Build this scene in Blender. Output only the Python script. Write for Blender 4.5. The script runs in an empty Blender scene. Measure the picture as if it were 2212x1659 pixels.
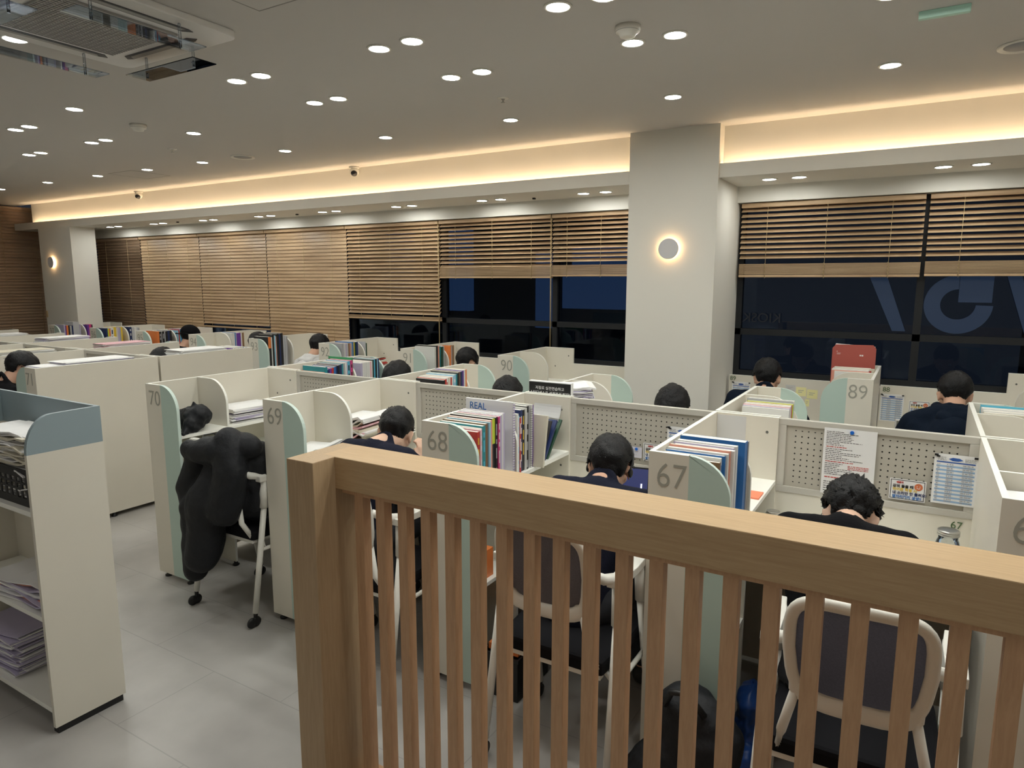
import bpy, bmesh, math, random
from mathutils import Vector, Matrix, noise
random.seed(7)
R = math.radians
S = bpy.context.scene
COL = S.collection

# ------------------------------------------------------------------ camera
FPX = 1469.93
cam = bpy.data.cameras.new('camera'); camo = bpy.data.objects.new('camera', cam); COL.objects.link(camo)
cam.sensor_width = 36.0; cam.sensor_fit = 'HORIZONTAL'; cam.lens = 36.0*FPX/2212.0
cam.clip_start = 0.05; cam.clip_end = 200
_y, _p, _r = R(31.0058), R(8.6421), R(.0538)
_fw = Vector((-math.sin(_y)*math.cos(_p), math.cos(_y)*math.cos(_p), -math.sin(_p)))
_rt = Vector((math.cos(_y), math.sin(_y), 0)); _up = _rt.cross(_fw)
_rt, _up = _rt*math.cos(_r)+_up*math.sin(_r), -_rt*math.sin(_r)+_up*math.cos(_r)
M_ = Matrix((_rt, _up, -_fw)).transposed().to_4x4(); M_.translation = Vector((0, 0, 1.8025))
camo.matrix_world = M_
S.camera = camo

# ------------------------------------------------------------------ world, exposure
W = bpy.data.worlds.new('night'); S.world = W; W.use_nodes = True
W.node_tree.nodes['Background'].inputs[0].default_value = (.013, .016, .022, 1)
W.node_tree.nodes['Background'].inputs[1].default_value = 0.6
S.view_settings.view_transform = 'Standard'; S.view_settings.look = 'None'
S.view_settings.gamma = 1; S.view_settings.use_curve_mapping = False
S.view_settings.exposure = 1.12
S.cycles.use_denoising = True
S.cycles.max_bounces = 8; S.cycles.diffuse_bounces = 5; S.cycles.glossy_bounces = 3
S.cycles.transparent_max_bounces = 8; S.cycles.caustics_reflective = False; S.cycles.caustics_refractive = False
S.cycles.sample_clamp_indirect = 6
LAMP = 62.0        # radiance of the downlight lenses
COVE = 10.0         # radiance of the LED strip in the cove

# ------------------------------------------------------------------ materials
_mats = {}
def mat(name, col, rough=.5, metal=0., var=0., scale=8., spec=.4, emit=None, es=0., bump=0., bscale=60.):
    if name in _mats: return _mats[name]
    m = bpy.data.materials.new(name); m.use_nodes = True; nt = m.node_tree; b = nt.nodes['Principled BSDF']
    b.inputs['Base Color'].default_value = (*col, 1); b.inputs['Roughness'].default_value = rough
    b.inputs['Metallic'].default_value = metal; b.inputs['Specular IOR Level'].default_value = spec
    tc = nt.nodes.new('ShaderNodeTexCoord')
    if var > 0:
        n = nt.nodes.new('ShaderNodeTexNoise'); n.inputs['Scale'].default_value = scale; n.inputs['Detail'].default_value = 4
        nt.links.new(tc.outputs['Object'], n.inputs['Vector'])
        mx = nt.nodes.new('ShaderNodeMix'); mx.data_type = 'RGBA'
        mx.inputs[6].default_value = (*[c*(1-var) for c in col], 1); mx.inputs[7].default_value = (*[min(1, c*(1+var)) for c in col], 1)
        nt.links.new(n.outputs['Fac'], mx.inputs[0]); nt.links.new(mx.outputs[2], b.inputs['Base Color'])
    if bump > 0:
        n2 = nt.nodes.new('ShaderNodeTexNoise'); n2.inputs['Scale'].default_value = bscale; n2.inputs['Detail'].default_value = 5
        nt.links.new(tc.outputs['Object'], n2.inputs['Vector'])
        bp = nt.nodes.new('ShaderNodeBump'); bp.inputs['Strength'].default_value = bump; bp.inputs['Distance'].default_value = .01
        nt.links.new(n2.outputs['Fac'], bp.inputs['Height']); nt.links.new(bp.outputs['Normal'], b.inputs['Normal'])
    if emit:
        b.inputs['Emission Color'].default_value = (*emit, 1); b.inputs['Emission Strength'].default_value = es
    _mats[name] = m
    return m

def wood(name, c1, c2, stretch, rough=.45, scale=6.):
    if name in _mats: return _mats[name]
    m = mat(name, c1, rough); nt = m.node_tree; b = nt.nodes['Principled BSDF']
    tc = nt.nodes.new('ShaderNodeTexCoord'); mp = nt.nodes.new('ShaderNodeMapping'); mp.inputs['Scale'].default_value = stretch
    n = nt.nodes.new('ShaderNodeTexNoise'); n.inputs['Scale'].default_value = scale; n.inputs['Detail'].default_value = 8; n.inputs['Roughness'].default_value = .65
    n.inputs['Distortion'].default_value = .6
    cr = nt.nodes.new('ShaderNodeValToRGB'); cr.color_ramp.elements[0].position = .3; cr.color_ramp.elements[1].position = .7
    cr.color_ramp.elements[0].color = (*c2, 1); cr.color_ramp.elements[1].color = (*c1, 1)
    oi = nt.nodes.new('ShaderNodeObjectInfo'); ad = nt.nodes.new('ShaderNodeVectorMath'); ad.operation = 'ADD'
    nt.links.new(tc.outputs['Object'], ad.inputs[0]); nt.links.new(oi.outputs['Random'], ad.inputs[1])
    nt.links.new(ad.outputs[0], mp.inputs[0]); nt.links.new(mp.outputs[0], n.inputs['Vector'])
    nt.links.new(n.outputs['Fac'], cr.inputs[0]); nt.links.new(cr.outputs[0], b.inputs['Base Color'])
    return m

CREAM = mat('cream_laminate', (.70, .665, .58), .42, var=.03, scale=5)
EDGE = mat('white_edge_band', (.86, .86, .81), .4)
MINTE = mat('mint_edge_band', (.60, .72, .67), .4)
MINT = mat('mint_laminate', (.46, .585, .53), .42, var=.02)
BLUE = mat('blue_laminate', (.27, .34, .37), .45, var=.02)
GREYNUM = mat('grey_number_vinyl', (.34, .335, .29), .5)
GREENNUM = mat('green_number_vinyl', (.09, .15, .07), .5)
BLACKP = mat('black_plastic', (.012, .012, .013), .45)
DARKF = mat('black_fabric', (.010, .010, .012), .9, var=.3, scale=30, bump=.4, bscale=90)
WHITEP = mat('white_plastic', (.75, .74, .69), .35)
STEEL = mat('steel', (.5, .5, .48), .3, 1.)
ALU = mat('aluminium_frame', (.52, .50, .45), .45, .0, spec=.5)
PAPER = mat('white_paper', (.80, .80, .80), .8)
PAGES = mat('page_block', (.74, .72, .66), .9, var=.08, scale=120)
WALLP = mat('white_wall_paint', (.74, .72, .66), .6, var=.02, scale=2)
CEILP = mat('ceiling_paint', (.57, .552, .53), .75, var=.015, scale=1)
def flat(name, c, r=.5): return mat('color_'+name, c, r)

OAKX = wood('oak_along_x', (.55, .39, .225), (.45, .305, .165), (1.2, 22, 22), .4)
OAKZ = wood('oak_along_z', (.48, .345, .21), (.39, .27, .155), (22, 22, 1.2), .4)
BEECH = wood('baluster_wood', (.62, .39, .23), (.50, .30, .17), (16, 16, 1.6), .45)  # wood tone raised to take in the haze of reflections over it
BLINDW = wood('blind_wood', (.58, .415, .25), (.36, .235, .13), (.35, 1, 5.5), .42, 4.)
BLINDD = wood('blind_wood_walnut', (.52, .37, .25), (.36, .245, .16), (.5, 1, 6), .5, 4.)
BLINDL = wood('blind_wood_brown', (.34, .22, .14), (.24, .15, .09), (5, .9, 22), .5, 4.)

def floor_mat():
    m = mat('floor_tile', (.40, .385, .365), .35, spec=.5); nt = m.node_tree; b = nt.nodes['Principled BSDF']
    tc = nt.nodes.new('ShaderNodeTexCoord'); n = nt.nodes.new('ShaderNodeTexNoise'); n.inputs['Scale'].default_value = 1.7; n.inputs['Detail'].default_value = 7
    cr = nt.nodes.new('ShaderNodeValToRGB'); cr.color_ramp.elements[0].color = (.34, .325, .31, 1); cr.color_ramp.elements[1].color = (.47, .455, .435, 1)
    cr.color_ramp.elements[0].position = .35; cr.color_ramp.elements[1].position = .65
    br = nt.nodes.new('ShaderNodeTexBrick'); br.offset = .5; br.inputs['Scale'].default_value = 1
    br.inputs['Brick Width'].default_value = .9; br.inputs['Row Height'].default_value = .45; br.inputs['Mortar Size'].default_value = .0025
    br.inputs['Color1'].default_value = (1, 1, 1, 1); br.inputs['Color2'].default_value = (.97, .97, .97, 1); br.inputs['Mortar'].default_value = (.78, .78, .78, 1)
    mx = nt.nodes.new('ShaderNodeMix'); mx.data_type = 'RGBA'; mx.blend_type = 'MULTIPLY'; mx.inputs[0].default_value = 1
    nt.links.new(tc.outputs['Object'], n.inputs['Vector']); nt.links.new(tc.outputs['Object'], br.inputs['Vector'])
    nt.links.new(n.outputs['Fac'], cr.inputs[0]); nt.links.new(cr.outputs[0], mx.inputs[6]); nt.links.new(br.outputs['Color'], mx.inputs[7])
    nt.links.new(mx.outputs[2], b.inputs['Base Color'])
    return m

def peg_mat():
    # perforated sheet: dark round holes on a 27 mm grid, in the sheet's own coordinates
    m = mat('perforated_board', (.47, .445, .385), .5); nt = m.node_tree; b = nt.nodes['Principled BSDF']
    tc = nt.nodes.new('ShaderNodeTexCoord'); sp = nt.nodes.new('ShaderNodeSeparateXYZ'); nt.links.new(tc.outputs['Object'], sp.inputs[0])
    def M(op, a, bb=None):
        n = nt.nodes.new('ShaderNodeMath'); n.operation = op
        for i, v in enumerate((a, bb)):
            if v is None: continue
            if isinstance(v, (int, float)): n.inputs[i].default_value = v
            else: nt.links.new(v, n.inputs[i])
        return n.outputs[0]
    P = .0262
    fx = M('SUBTRACT', M('MODULO', M('ADD', sp.outputs[0], P*400), P), P/2)
    fz = M('SUBTRACT', M('MODULO', M('ADD', sp.outputs[2], P*400), P), P/2)
    d = M('SQRT', M('ADD', M('MULTIPLY', fx, fx), M('MULTIPLY', fz, fz)))
    hole = M('LESS_THAN', d, .0034)
    inx = M('LESS_THAN', M('ABSOLUTE', sp.outputs[0]), .315); inz = M('LESS_THAN', M('ABSOLUTE', sp.outputs[2]), .119)
    hole = M('MULTIPLY', hole, M('MULTIPLY', inx, inz))
    mx = nt.nodes.new('ShaderNodeMix'); mx.data_type = 'RGBA'; mx.inputs[6].default_value = (.47, .445, .385, 1); mx.inputs[7].default_value = (.012, .011, .01, 1)
    nt.links.new(hole, mx.inputs[0]); nt.links.new(mx.outputs[2], b.inputs['Base Color'])
    return m
PEG = peg_mat()

def glass_mat(name, tint, refl):
    m = bpy.data.materials.new(name); m.use_nodes = True; nt = m.node_tree; nt.nodes.clear()
    o = nt.nodes.new('ShaderNodeOutputMaterial'); t = nt.nodes.new('ShaderNodeBsdfTransparent'); t.inputs[0].default_value = (*tint, 1)
    g = nt.nodes.new('ShaderNodeBsdfGlossy'); g.inputs['Roughness'].default_value = .01; g.inputs[0].default_value = (.75, .85, 1, 1)
    f = nt.nodes.new('ShaderNodeFresnel'); f.inputs[0].default_value = 1.45
    mm = nt.nodes.new('ShaderNodeMath'); mm.operation = 'MULTIPLY'; mm.inputs[1].default_value = refl
    mx = nt.nodes.new('ShaderNodeMixShader')
    nt.links.new(f.outputs[0], mm.inputs[0]); nt.links.new(mm.outputs[0], mx.inputs[0])
    nt.links.new(t.outputs[0], mx.inputs[1]); nt.links.new(g.outputs[0], mx.inputs[2]); nt.links.new(mx.outputs[0], o.inputs[0])
    return m
WGLASS = glass_mat('window_glass', (.5, .55, .62), .55)
CGLASS = glass_mat('clear_glass', (.9, .92, .92), 2.2)
ACRYL = glass_mat('clear_acrylic', (.90, .89, .86), .8)

# ------------------------------------------------------------------ mesh helpers
def box(bm, x0, x1, y0, y1, z0, z1, mi=0):
    v = [bm.verts.new((x, y, z)) for x in (x0, x1) for y in (y0, y1) for z in (z0, z1)]
    for q in ((0, 1, 3, 2), (4, 6, 7, 5), (0, 4, 5, 1), (2, 3, 7, 6), (0, 2, 6, 4), (1, 5, 7, 3)):
        f = bm.faces.new([v[i] for i in q]); f.material_index = mi
def prism(bm, pts, axis, a0, a1, mi=0):
    """outline pts in the plane across axis ('x','y','z'), from a0 to a1"""
    def P(p, a): return {'x': (a, p[0], p[1]), 'y': (p[0], a, p[1]), 'z': (p[0], p[1], a)}[axis]
    A = [bm.verts.new(P(p, a0)) for p in pts]; B = [bm.verts.new(P(p, a1)) for p in pts]; n = len(pts)
    f = bm.faces.new(A); f.material_index = mi; f = bm.faces.new(B[::-1]); f.material_index = mi
    for i in range(n):
        f = bm.faces.new((A[i], B[i], B[(i+1) % n], A[(i+1) % n])); f.material_index = mi
def tube(bm, pts, r, seg=10, mi=0, cap=True):
    pts = [Vector(p) for p in pts]; rs = r if isinstance(r, (list, tuple)) else [r]*len(pts); rings = []
    for i, p in enumerate(pts):
        d = (pts[min(i+1, len(pts)-1)]-pts[max(i-1, 0)]).normalized()
        u = d.cross(Vector((0, 0, 1)) if abs(d.z) < .9 else Vector((1, 0, 0))).normalized(); v = d.cross(u)
        rings.append([bm.verts.new(p+(u*math.cos(2*math.pi*k/seg)+v*math.sin(2*math.pi*k/seg))*rs[i]) for k in range(seg)])
    for a, b in zip(rings, rings[1:]):
        for k in range(seg):
            f = bm.faces.new((a[k], a[(k+1) % seg], b[(k+1) % seg], b[k])); f.material_index = mi; f.smooth = True
    if cap:
        for rg in (rings[0][::-1], rings[-1]):
            f = bm.faces.new(rg); f.material_index = mi
def lathe(bm, prof, seg=24, c=(0, 0, 0), mi=0, axis='z'):
    """prof: (radius, height) pairs about the axis through c"""
    rings = []
    for r, h in prof:
        ring = []
        for k in range(seg):
            a = 2*math.pi*k/seg; x, y = r*math.cos(a), r*math.sin(a)
            p = (c[0]+x, c[1]+y, c[2]+h) if axis == 'z' else (c[0]+x, c[1]+h, c[2]+y)
            ring.append(bm.verts.new(p))
        rings.append(ring)
    for a, b in zip(rings, rings[1:]):
        for k in range(seg):
            f = bm.faces.new((a[k], a[(k+1) % seg], b[(k+1) % seg], b[k])); f.material_index = mi; f.smooth = True
    for rg in (rings[0][::-1], rings[-1]):
        f = bm.faces.new(rg); f.material_index = mi
def ball(bm, c, r, mi=0, seg=12, rot=None):
    r = r if isinstance(r, (tuple, list)) else (r, r, r)
    m = Matrix.Translation(c) @ (rot.to_4x4() if rot else Matrix()) @ Matrix.Diagonal((*r, 1))
    g = bmesh.ops.create_uvsphere(bm, u_segments=seg, v_segments=max(6, seg*2//3), radius=1, matrix=m)
    for v in g['verts']:
        for f in v.link_faces: f.material_index = mi; f.smooth = True
def obj(name, bm, mats, parent=None, bevel=0., smooth=False, recalc=True):
    if recalc: bmesh.ops.recalc_face_normals(bm, faces=bm.faces)
    if bevel > 0:
        bmesh.ops.bevel(bm, geom=[e for e in bm.edges if e.calc_face_angle(0) > .6], offset=bevel, segments=2, affect='EDGES', profile=.6)
    me = bpy.data.meshes.new(name); bm.to_mesh(me); bm.free()
    for m in (mats if isinstance(mats, (list, tuple)) else [mats]): me.materials.append(m)
    if smooth:
        for p in me.polygons: p.use_smooth = True
    o = bpy.data.objects.new(name, me); COL.objects.link(o)
    if parent is not None: o.parent = parent
    return o
def bxo(name, dims, m, parent=None, bevel=0.):
    bm = bmesh.new(); box(bm, *dims); return obj(name, bm, m, parent, bevel)
def tag(o, label, cat, group=None):
    o['label'] = label; o['category'] = cat
    if group: o['group'] = group
    return o
def thing(name, label, cat, loc=(0, 0, 0), rz=0., group=None):
    o = bpy.data.objects.new(name, None); COL.objects.link(o); o.location = loc; o.rotation_euler = (0, 0, rz); o.empty_display_size = .1
    return tag(o, label, cat, group)
def struct(name, bm, m, parent=None, bevel=0.):
    o = obj(name, bm, m, parent, bevel)
    if parent is None: o['kind'] = 'structure'
    return o
def text(name, s, size, m, parent, loc, rot=(R(90), 0, 0), ext=.0008, align='LEFT', off=0., sx=1.):
    cu = bpy.data.curves.new('t', 'FONT'); cu.body = s; cu.size = size; cu.extrude = ext; cu.align_x = align; cu.resolution_u = 4; cu.offset = off
    t = bpy.data.objects.new('t', cu); COL.objects.link(t)
    bpy.context.view_layer.update()
    me = bpy.data.meshes.new_from_object(t.evaluated_get(bpy.context.evaluated_depsgraph_get()))
    bpy.data.objects.remove(t)
    me.materials.clear(); me.materials.append(m)
    o = bpy.data.objects.new(name, me); COL.objects.link(o); o.location = loc; o.rotation_euler = rot; o.scale = (sx, 1, 1)
    if parent is not None: o.parent = parent
    return o
def dup(root, loc, label, group=None, rz=None):
    r = root.copy(); COL.objects.link(r); r.location = loc; r['label'] = label
    if rz is not None: r.rotation_euler = (0, 0, rz)
    if group: r['group'] = group
    for ch in root.children:
        c = ch.copy(); COL.objects.link(c); c.parent = r
        for g in ch.children:
            d = g.copy(); COL.objects.link(d); d.parent = c
    return r
ORD = ['first', 'second', 'third', 'fourth', 'fifth', 'sixth', 'seventh', 'eighth', 'ninth', 'tenth', 'eleventh', 'twelfth', 'thirteenth', 'fourteenth', 'fifteenth', 'sixteenth']

# ------------------------------------------------------------------ room shell
ZC = 2.89
bm = bmesh.new(); box(bm, -11.9, 3.2, -2.6, 5.9, -.1, 0); struct('floor', bm, floor_mat())
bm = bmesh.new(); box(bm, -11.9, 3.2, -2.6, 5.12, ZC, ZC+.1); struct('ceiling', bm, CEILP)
bm = bmesh.new(); box(bm, -11.9, -11.75, -2.6, 5.9, 0, ZC); struct('wall_left', bm, WALLP)
bm = bmesh.new(); box(bm, 3.05, 3.2, -2.6, 5.9, 0, ZC); struct('wall_right', bm, WALLP)
bm = bmesh.new(); box(bm, -11.75, 3.05, -2.6, -2.45, 0, ZC); struct('wall_front', bm, WALLP)
bm = bmesh.new()                                                     # window wall: cove back wall, head above the blinds, wall under the sill
box(bm, -11.25, 3.05, 5.12, 5.6, 2.55, ZC+.1)
box(bm, -11.75, 3.05, 5.6, 5.9, 2.405, ZC+.1)
box(bm, -11.75, 3.05, 5.6, 5.9, 0, 1.03)
struct('wall_back', bm, WALLP)
bm = bmesh.new(); box(bm, -1.975, -1.31, 5.0, 5.9, 0, ZC); struct('wall_pier_right', bm, WALLP)
bm = bmesh.new(); box(bm, -10.86, -10.01, 5.0, 5.33, 0, 2.525); struct('wall_pier_left', bm, WALLP)
for n, (a, b) in enumerate(((-11.6, -1.975), (-1.31, 3.05))):       # cove ledge: soffit slab with an upstand that hides the light strip
    bm = bmesh.new(); box(bm, a, b, 5.03, 5.6, 2.525, 2.545); box(bm, a, b, 5.03, 5.045, 2.545, 2.622)
    struct('trim_%d' % (n+1), bm, WALLP)
# windows
DARKAL = mat('dark_window_frame', (.007, .008, .010), .6)
def window(n, x0, x1, cuts):
    bm = bmesh.new(); y0, y1 = 5.72, 5.78
    box(bm, x0, x1, y0, y1, 1.03, 1.08); box(bm, x0, x1, y0, y1, 2.37, 2.405); box(bm, x0, x1, y0, y1, 1.37, 1.42)
    for c in [x0+.02]+cuts+[x1-.02]: box(bm, c-.025, c+.025, y0, y1, 1.08, 2.37)
    w = struct('window_%d' % n, bm, DARKAL)
    cc = [x0]+cuts+[x1]
    for a, b in zip(cc, cc[1:]):
        g = bxo('window_pane', (a+.02, b-.02, 5.745, 5.751, 1.08, 2.37), WGLASS, w)
    return w
window(1, -11.7, -1.975, [-10.62, -9.5, -8.18, -6.88, -5.55, -4.26, -2.97])
w2 = window(2, -1.31, 3.05, [-.03, 1.25])
# ------------------------------------------------------------------ film letters on the right window (seen from behind), and a painted reflection
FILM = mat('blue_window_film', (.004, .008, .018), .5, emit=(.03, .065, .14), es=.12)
bm = bmesh.new()
box(bm, .205, .40, 5.715, 5.718, 1.655, 1.85)                        # block above the ring
N = 40; ro, ri = .205, .105; cxx, czz = .205, 1.64
for k in range(N):
    a0 = R(2)+ (R(358)-R(2))*k/N; a1 = R(2)+(R(358)-R(2))*(k+1)/N
    if k < 10: continue
    q = [(cxx+r*math.cos(a), czz+r*math.sin(a)) for r, a in ((ri, a0), (ro, a0), (ro, a1), (ri, a1))]
    prism(bm, q, 'y', 5.715, 5.718)

tag(obj('window_letter', bm, FILM), 'large pale blue ring-shaped window letter left of the bright street light', 'letter', 'window film letters')
bm = bmesh.new(); prism(bm, [(-.36, 1.84), (-.245, 1.84), (-.10, 1.44), (-.185, 1.44)], 'y', 5.715, 5.718)
tag(obj('window_letter', bm, FILM), 'large pale blue slanted stroke of a window letter beside the ring letter', 'letter', 'window film letters')
bm = bmesh.new(); prism(bm, [(.47, 1.84), (.55, 1.84), (.68, 1.44), (.60, 1.44)], 'y', 5.715, 5.718)
tag(obj('window_letter', bm, FILM), 'pale blue slanted window letter at the right edge of the picture', 'letter', 'window film letters')
KD = mat('dark_reflection', (.006, .008, .013), .5)  # dark colour standing in for a KIOSK sign reflected in the pane
t = text('window_lettering', 'KIOSK', .105, KD, None, (-.955, 5.712, 1.475), (R(90), 0, 0), .0006); t.scale = (-1, 1, 1)
tag(t, 'dark painted reflection of reversed KIOSK lettering low on the window beside the pier', 'lettering')
# night outside: facade panels faintly lit, a street light
NB = mat('night_building', (.05, .07, .11), .7, emit=(.030, .065, .14), es=.4)
bm = bmesh.new()
for x0, x1, z0, z1 in ((-7.9, -7.45, 1.4, 2.6), (-6.6, -6.25, 1.42, 2.6), (-5.0, -4.7, 1.2, 2.2), (-4.55, -3.2, 1.5, 1.95), (-4.4, -3.2, 2.05, 2.3)):
    box(bm, x0, x1, 9.0, 9.2, z0-.1, z1)
box(bm, -9, -2.5, 9.2, 9.4, -1, 3.2, 1)
tag(obj('building', bm, [NB, mat('night_facade', (.012, .016, .024), .8)]), 'dim blue building across the street seen through the left window', 'building')
bm = bmesh.new(); ball(bm, (.95, 9, 1.93), (.05, .03, .022))
sl = thing('street_light', 'small bright street light seen through the right window', 'street light', (.95, 9, -1))
for v in bm.verts: v.co -= Vector((.95, 9, -1))
obj('lamp', bm, mat('street_lamp_glow', (.3, .4, .4), .5, emit=(.5, .8, 1), es=6), sl)
bm = bmesh.new(); tube(bm, [(0, 0, 0), (0, 0, 2.9)], .03); obj('pole', bm, DARKAL, sl)

# ------------------------------------------------------------------ lamps
LENS = mat('downlight_lens', (.9, .9, .9), .5, emit=(.98, .985, .915), es=LAMP)
LENS2 = mat('soffit_lens', (.9, .9, .9), .5, emit=(.98, .985, .93), es=36.)
def make_downlight(label, lens=None):
    t = thing('ceiling_downlight', label, 'downlight')
    bm = bmesh.new(); lathe(bm, [(.045, -.001), (.047, -.006), (.056, -.005), (.058, 0), (.046, 0)], 28)
    obj('trim_ring', bm, WHITEP, t)
    bm = bmesh.new(); lathe(bm, [(.0451, -.0012), (.0451, -.0035)], 28); obj('lens', bm, lens or LENS, t)
    return t
D0 = None; D1 = None
def downlight(x, y, z, label, group):
    global D0, D1
    if z < 2.7:
        if D1 is None:
            D1 = make_downlight(label, LENS2); D1.location = (x, y, z); D1['group'] = group; return D1
        return dup(D1, (x, y, z), label, group)
    if D0 is None:
        D0 = make_downlight(label); D0.location = (x, y, z); D0['group'] = group; return D0
    return dup(D0, (x, y, z), label, group)
GR = 'round ceiling downlights'
pairs = [(-1.25+.0, 2.6, 'at the top edge'), (-2.205, 2.61, 'above seat 68'), (-3.24, 2.61, 'above seat 69'), (-1.145, 3.15, 'beside the smoke detector'),
         (-2.185, 3.16, 'in front of the sprinkler'), (-3.225, 3.16, 'left of the sprinkler'), (-5.68, 2.58, 'above seat 71, nearer'), (-5.69, 3.12, 'above seat 71, farther'),
         (-6.72, 3.13, 'far left end'), (-.1, 2.6, 'over the aisle of seat 66'), (-.1, 3.15, 'above seat 66 board'), (-4.25, 2.6, 'over the left aisle, nearer'), (-7.75, 2.6, 'far left block, nearer'), (-7.75, 3.13, 'far left block, farther')]
for x, y, w in pairs:
    if w in ('over the left aisle, nearer',): continue
    for dx, side in ((-.1, 'left'), (.1, 'right')):
        downlight(x+dx, y, ZC, 'round white recessed downlight, %s one of the pair %s' % (side, w), GR)
for i, (x, y) in enumerate([(-4.77, 2.48), (-4.77, 3.32)]):
    downlight(x, y, ZC, 'single round recessed downlight over the left aisle, %s of two' % ('nearer', 'farther')[i], GR)
downlight(-3.64, 1.66, ZC, 'large bright round downlight beside the ceiling air conditioner', GR)
row = [(-.24, 4.14), (-1.38, 4.16), (-2.52, 4.17), (-3.64, 4.17), (-4.74, 4.15), (-5.86, 4.15), (-6.71, 4.13), (-7.55, 4.10), (-8.54, 4.08), (-9.66, 4.08), (.9, 4.14)]
for i, (x, y) in enumerate(row):
    w = 'just outside the right edge' if x > .5 else '%s from the right' % ORD[i]
    downlight(x, y, ZC, 'single downlight in the row nearest the cove, %s' % w, GR)
for i in range(9):
    x = -9.53+i*1.017
    if i == 8: break
    for dx, side in ((-.1, 'left'), (.1, 'right')):
        downlight(x+dx, 5.335, 2.525, 'small soffit downlight above the blinds, %s one of the %s pair from the left' % (side, ORD[i]), 'soffit downlights')
for j, x in enumerate((-.92, .14, 1.2, 2.2)):
    for dx, side in ((-.1, 'left'), (.1, 'right')):
        downlight(x+dx, 5.28, 2.525, 'small soffit downlight right of the pier, %s one of the %s pair' % (side, ORD[j]), 'soffit downlights')
for i, (x, y) in enumerate([(-1.15, 2.05), (-.1, 2.05), (.95, 2.05), (-1.15, 1.5), (-.1, 1.5), (-2.2, 1.4), (.95, 3.15), (.95, 2.6), (-4.3, 1.5), (-5.4, 1.9)]):
    for dx, side in ((-.1, 'left'), (.1, 'right')):
        downlight(x+dx, y, ZC, 'downlight outside the picture, %s one of the %s pair' % (side, ORD[i]), GR)
# unseen fill panels, added to brighten faces turned towards the camera
PANEL = mat('fill_panel_glow', (.9, .9, .9), .5, emit=(1, .97, .93), es=.7)
for i, (x, y) in enumerate([(-6.5, .35), (-3.9, .35), (-1.5, -.9), (.9, .2), (.9, -1.5), (-3.9, -1.5)]):
    t = thing('fill_panel', 'unseen fill light panel added on the ceiling, %s' % ORD[i], 'fill light', (x, y, ZC), 0, 'added fill panels')
    bm = bmesh.new(); box(bm, -.6, .6, -.3, .3, -.012, -.008); obj('diffuser', bm, PANEL, t)
    bm = bmesh.new(); box(bm, -.62, .62, -.32, .32, -.0079, 0); obj('frame', bm, WHITEP, t)

CST = mat('cove_led_strip', (.9, .8, .6), .5, emit=(1., .735, .475), es=COVE)
for n, (a, b) in enumerate(((-11.2, -2.0), (-1.28, 3.0))):
    bm = bmesh.new(); box(bm, a, b, 5.062, 5.092, 2.5455, 2.553)
    s = obj('led_strip', bm, CST)
    tag(s, 'warm white LED strip lying in the cove %s of the pier' % ('left', 'right')[n], 'light strip')

GLOW = mat('sconce_ring_glow', (1, .8, .5), .5, emit=(1., .62, .30), es=9)
DISC = mat('sconce_grey_disc', (.60, .59, .60), .6)
def sconce(x, z, label):
    t = thing('wall_sconce', label, 'wall light', (x, 5.0, z))
    bm = bmesh.new(); lathe(bm, [(.072, -.040), (.075, -.038), (.075, -.030), (.070, -.028)], 40, axis='y'); obj('face_disc', bm, DISC, t)
    bm = bmesh.new(); lathe(bm, [(.056, -.0275), (.058, -.010)], 40, axis='y'); obj('light_ring', bm, GLOW, t)
    bm = bmesh.new(); lathe(bm, [(.045, -.010), (.045, 0)], 24, axis='y'); obj('mounting_base', bm, DISC, t)
sconce(-1.643, 2.035, 'round grey wall sconce with warm halo on the large right pier')
sconce(-10.53, 2.05, 'small round wall sconce with warm halo on the far left pier')

# ------------------------------------------------------------------ ceiling equipment
def hatch(x0, x1, y0, y1, label):
    bm = bmesh.new(); z0, z1 = ZC-.0015, ZC
    for a in ((x0, x1, y0, y0+.006), (x0, x1, y1-.006, y1), (x0, x0+.006, y0, y1), (x1-.006, x1, y0, y1)): box(bm, a[0], a[1], a[2], a[3], z0, z1)
    t = thing('access_hatch', label, 'hatch', (0, 0, 0))
    obj('hatch_gap', bm, mat('hatch_shadow_gap', (.28, .27, .25), .8), t)
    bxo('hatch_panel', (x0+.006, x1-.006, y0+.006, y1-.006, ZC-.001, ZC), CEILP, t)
hatch(-7.32, -6.9, 4.08, 4.5, 'flush square access hatch in the ceiling near the far cameras')
hatch(-2.42, -2.02, 1.62, 2.02, 'flush square access hatch beside the air conditioner')

def smoke(x, y, label):
    t = thing('smoke_detector', label, 'smoke detector', (x, y, ZC))
    bm = bmesh.new(); lathe(bm, [(.02, -.045), (.033, -.043), (.040, -.028), (.052, -.024), (.055, -.012), (.054, 0)], 28); obj('housing', bm, WHITEP, t)
    bm = bmesh.new(); lathe(bm, [(.041, -.0275), (.0525, -.0236), (.0525, -.020), (.041, -.020)], 28); obj('vent_ring', bm, mat('vent_grey', (.3, .3, .3), .5), t)
smoke(-1.19, 2.95, 'white domed smoke detector above the pair of bright downlights')
smoke(-4.86, 2.95, 'small white smoke detector on the far left ceiling')
def speaker(x, y, label):
    t = thing('ceiling_speaker', label, 'speaker', (x, y, ZC))
    bm = bmesh.new(); lathe(bm, [(.078, -.004), (.098, -.010), (.103, -.006), (.104, 0), (.078, 0)], 36); obj('rim', bm, WHITEP, t)
    bm = bmesh.new(); lathe(bm, [(.01, -.007), (.078, -.004), (.078, -.001)], 36); obj('grille', bm, mat('speaker_grille', (.33, .33, .34), .6), t)
speaker(-5.30, 4.16, 'round grey ceiling speaker near the cove')
speaker(.305, 4.12, 'round ceiling speaker cut by the right edge')
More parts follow.
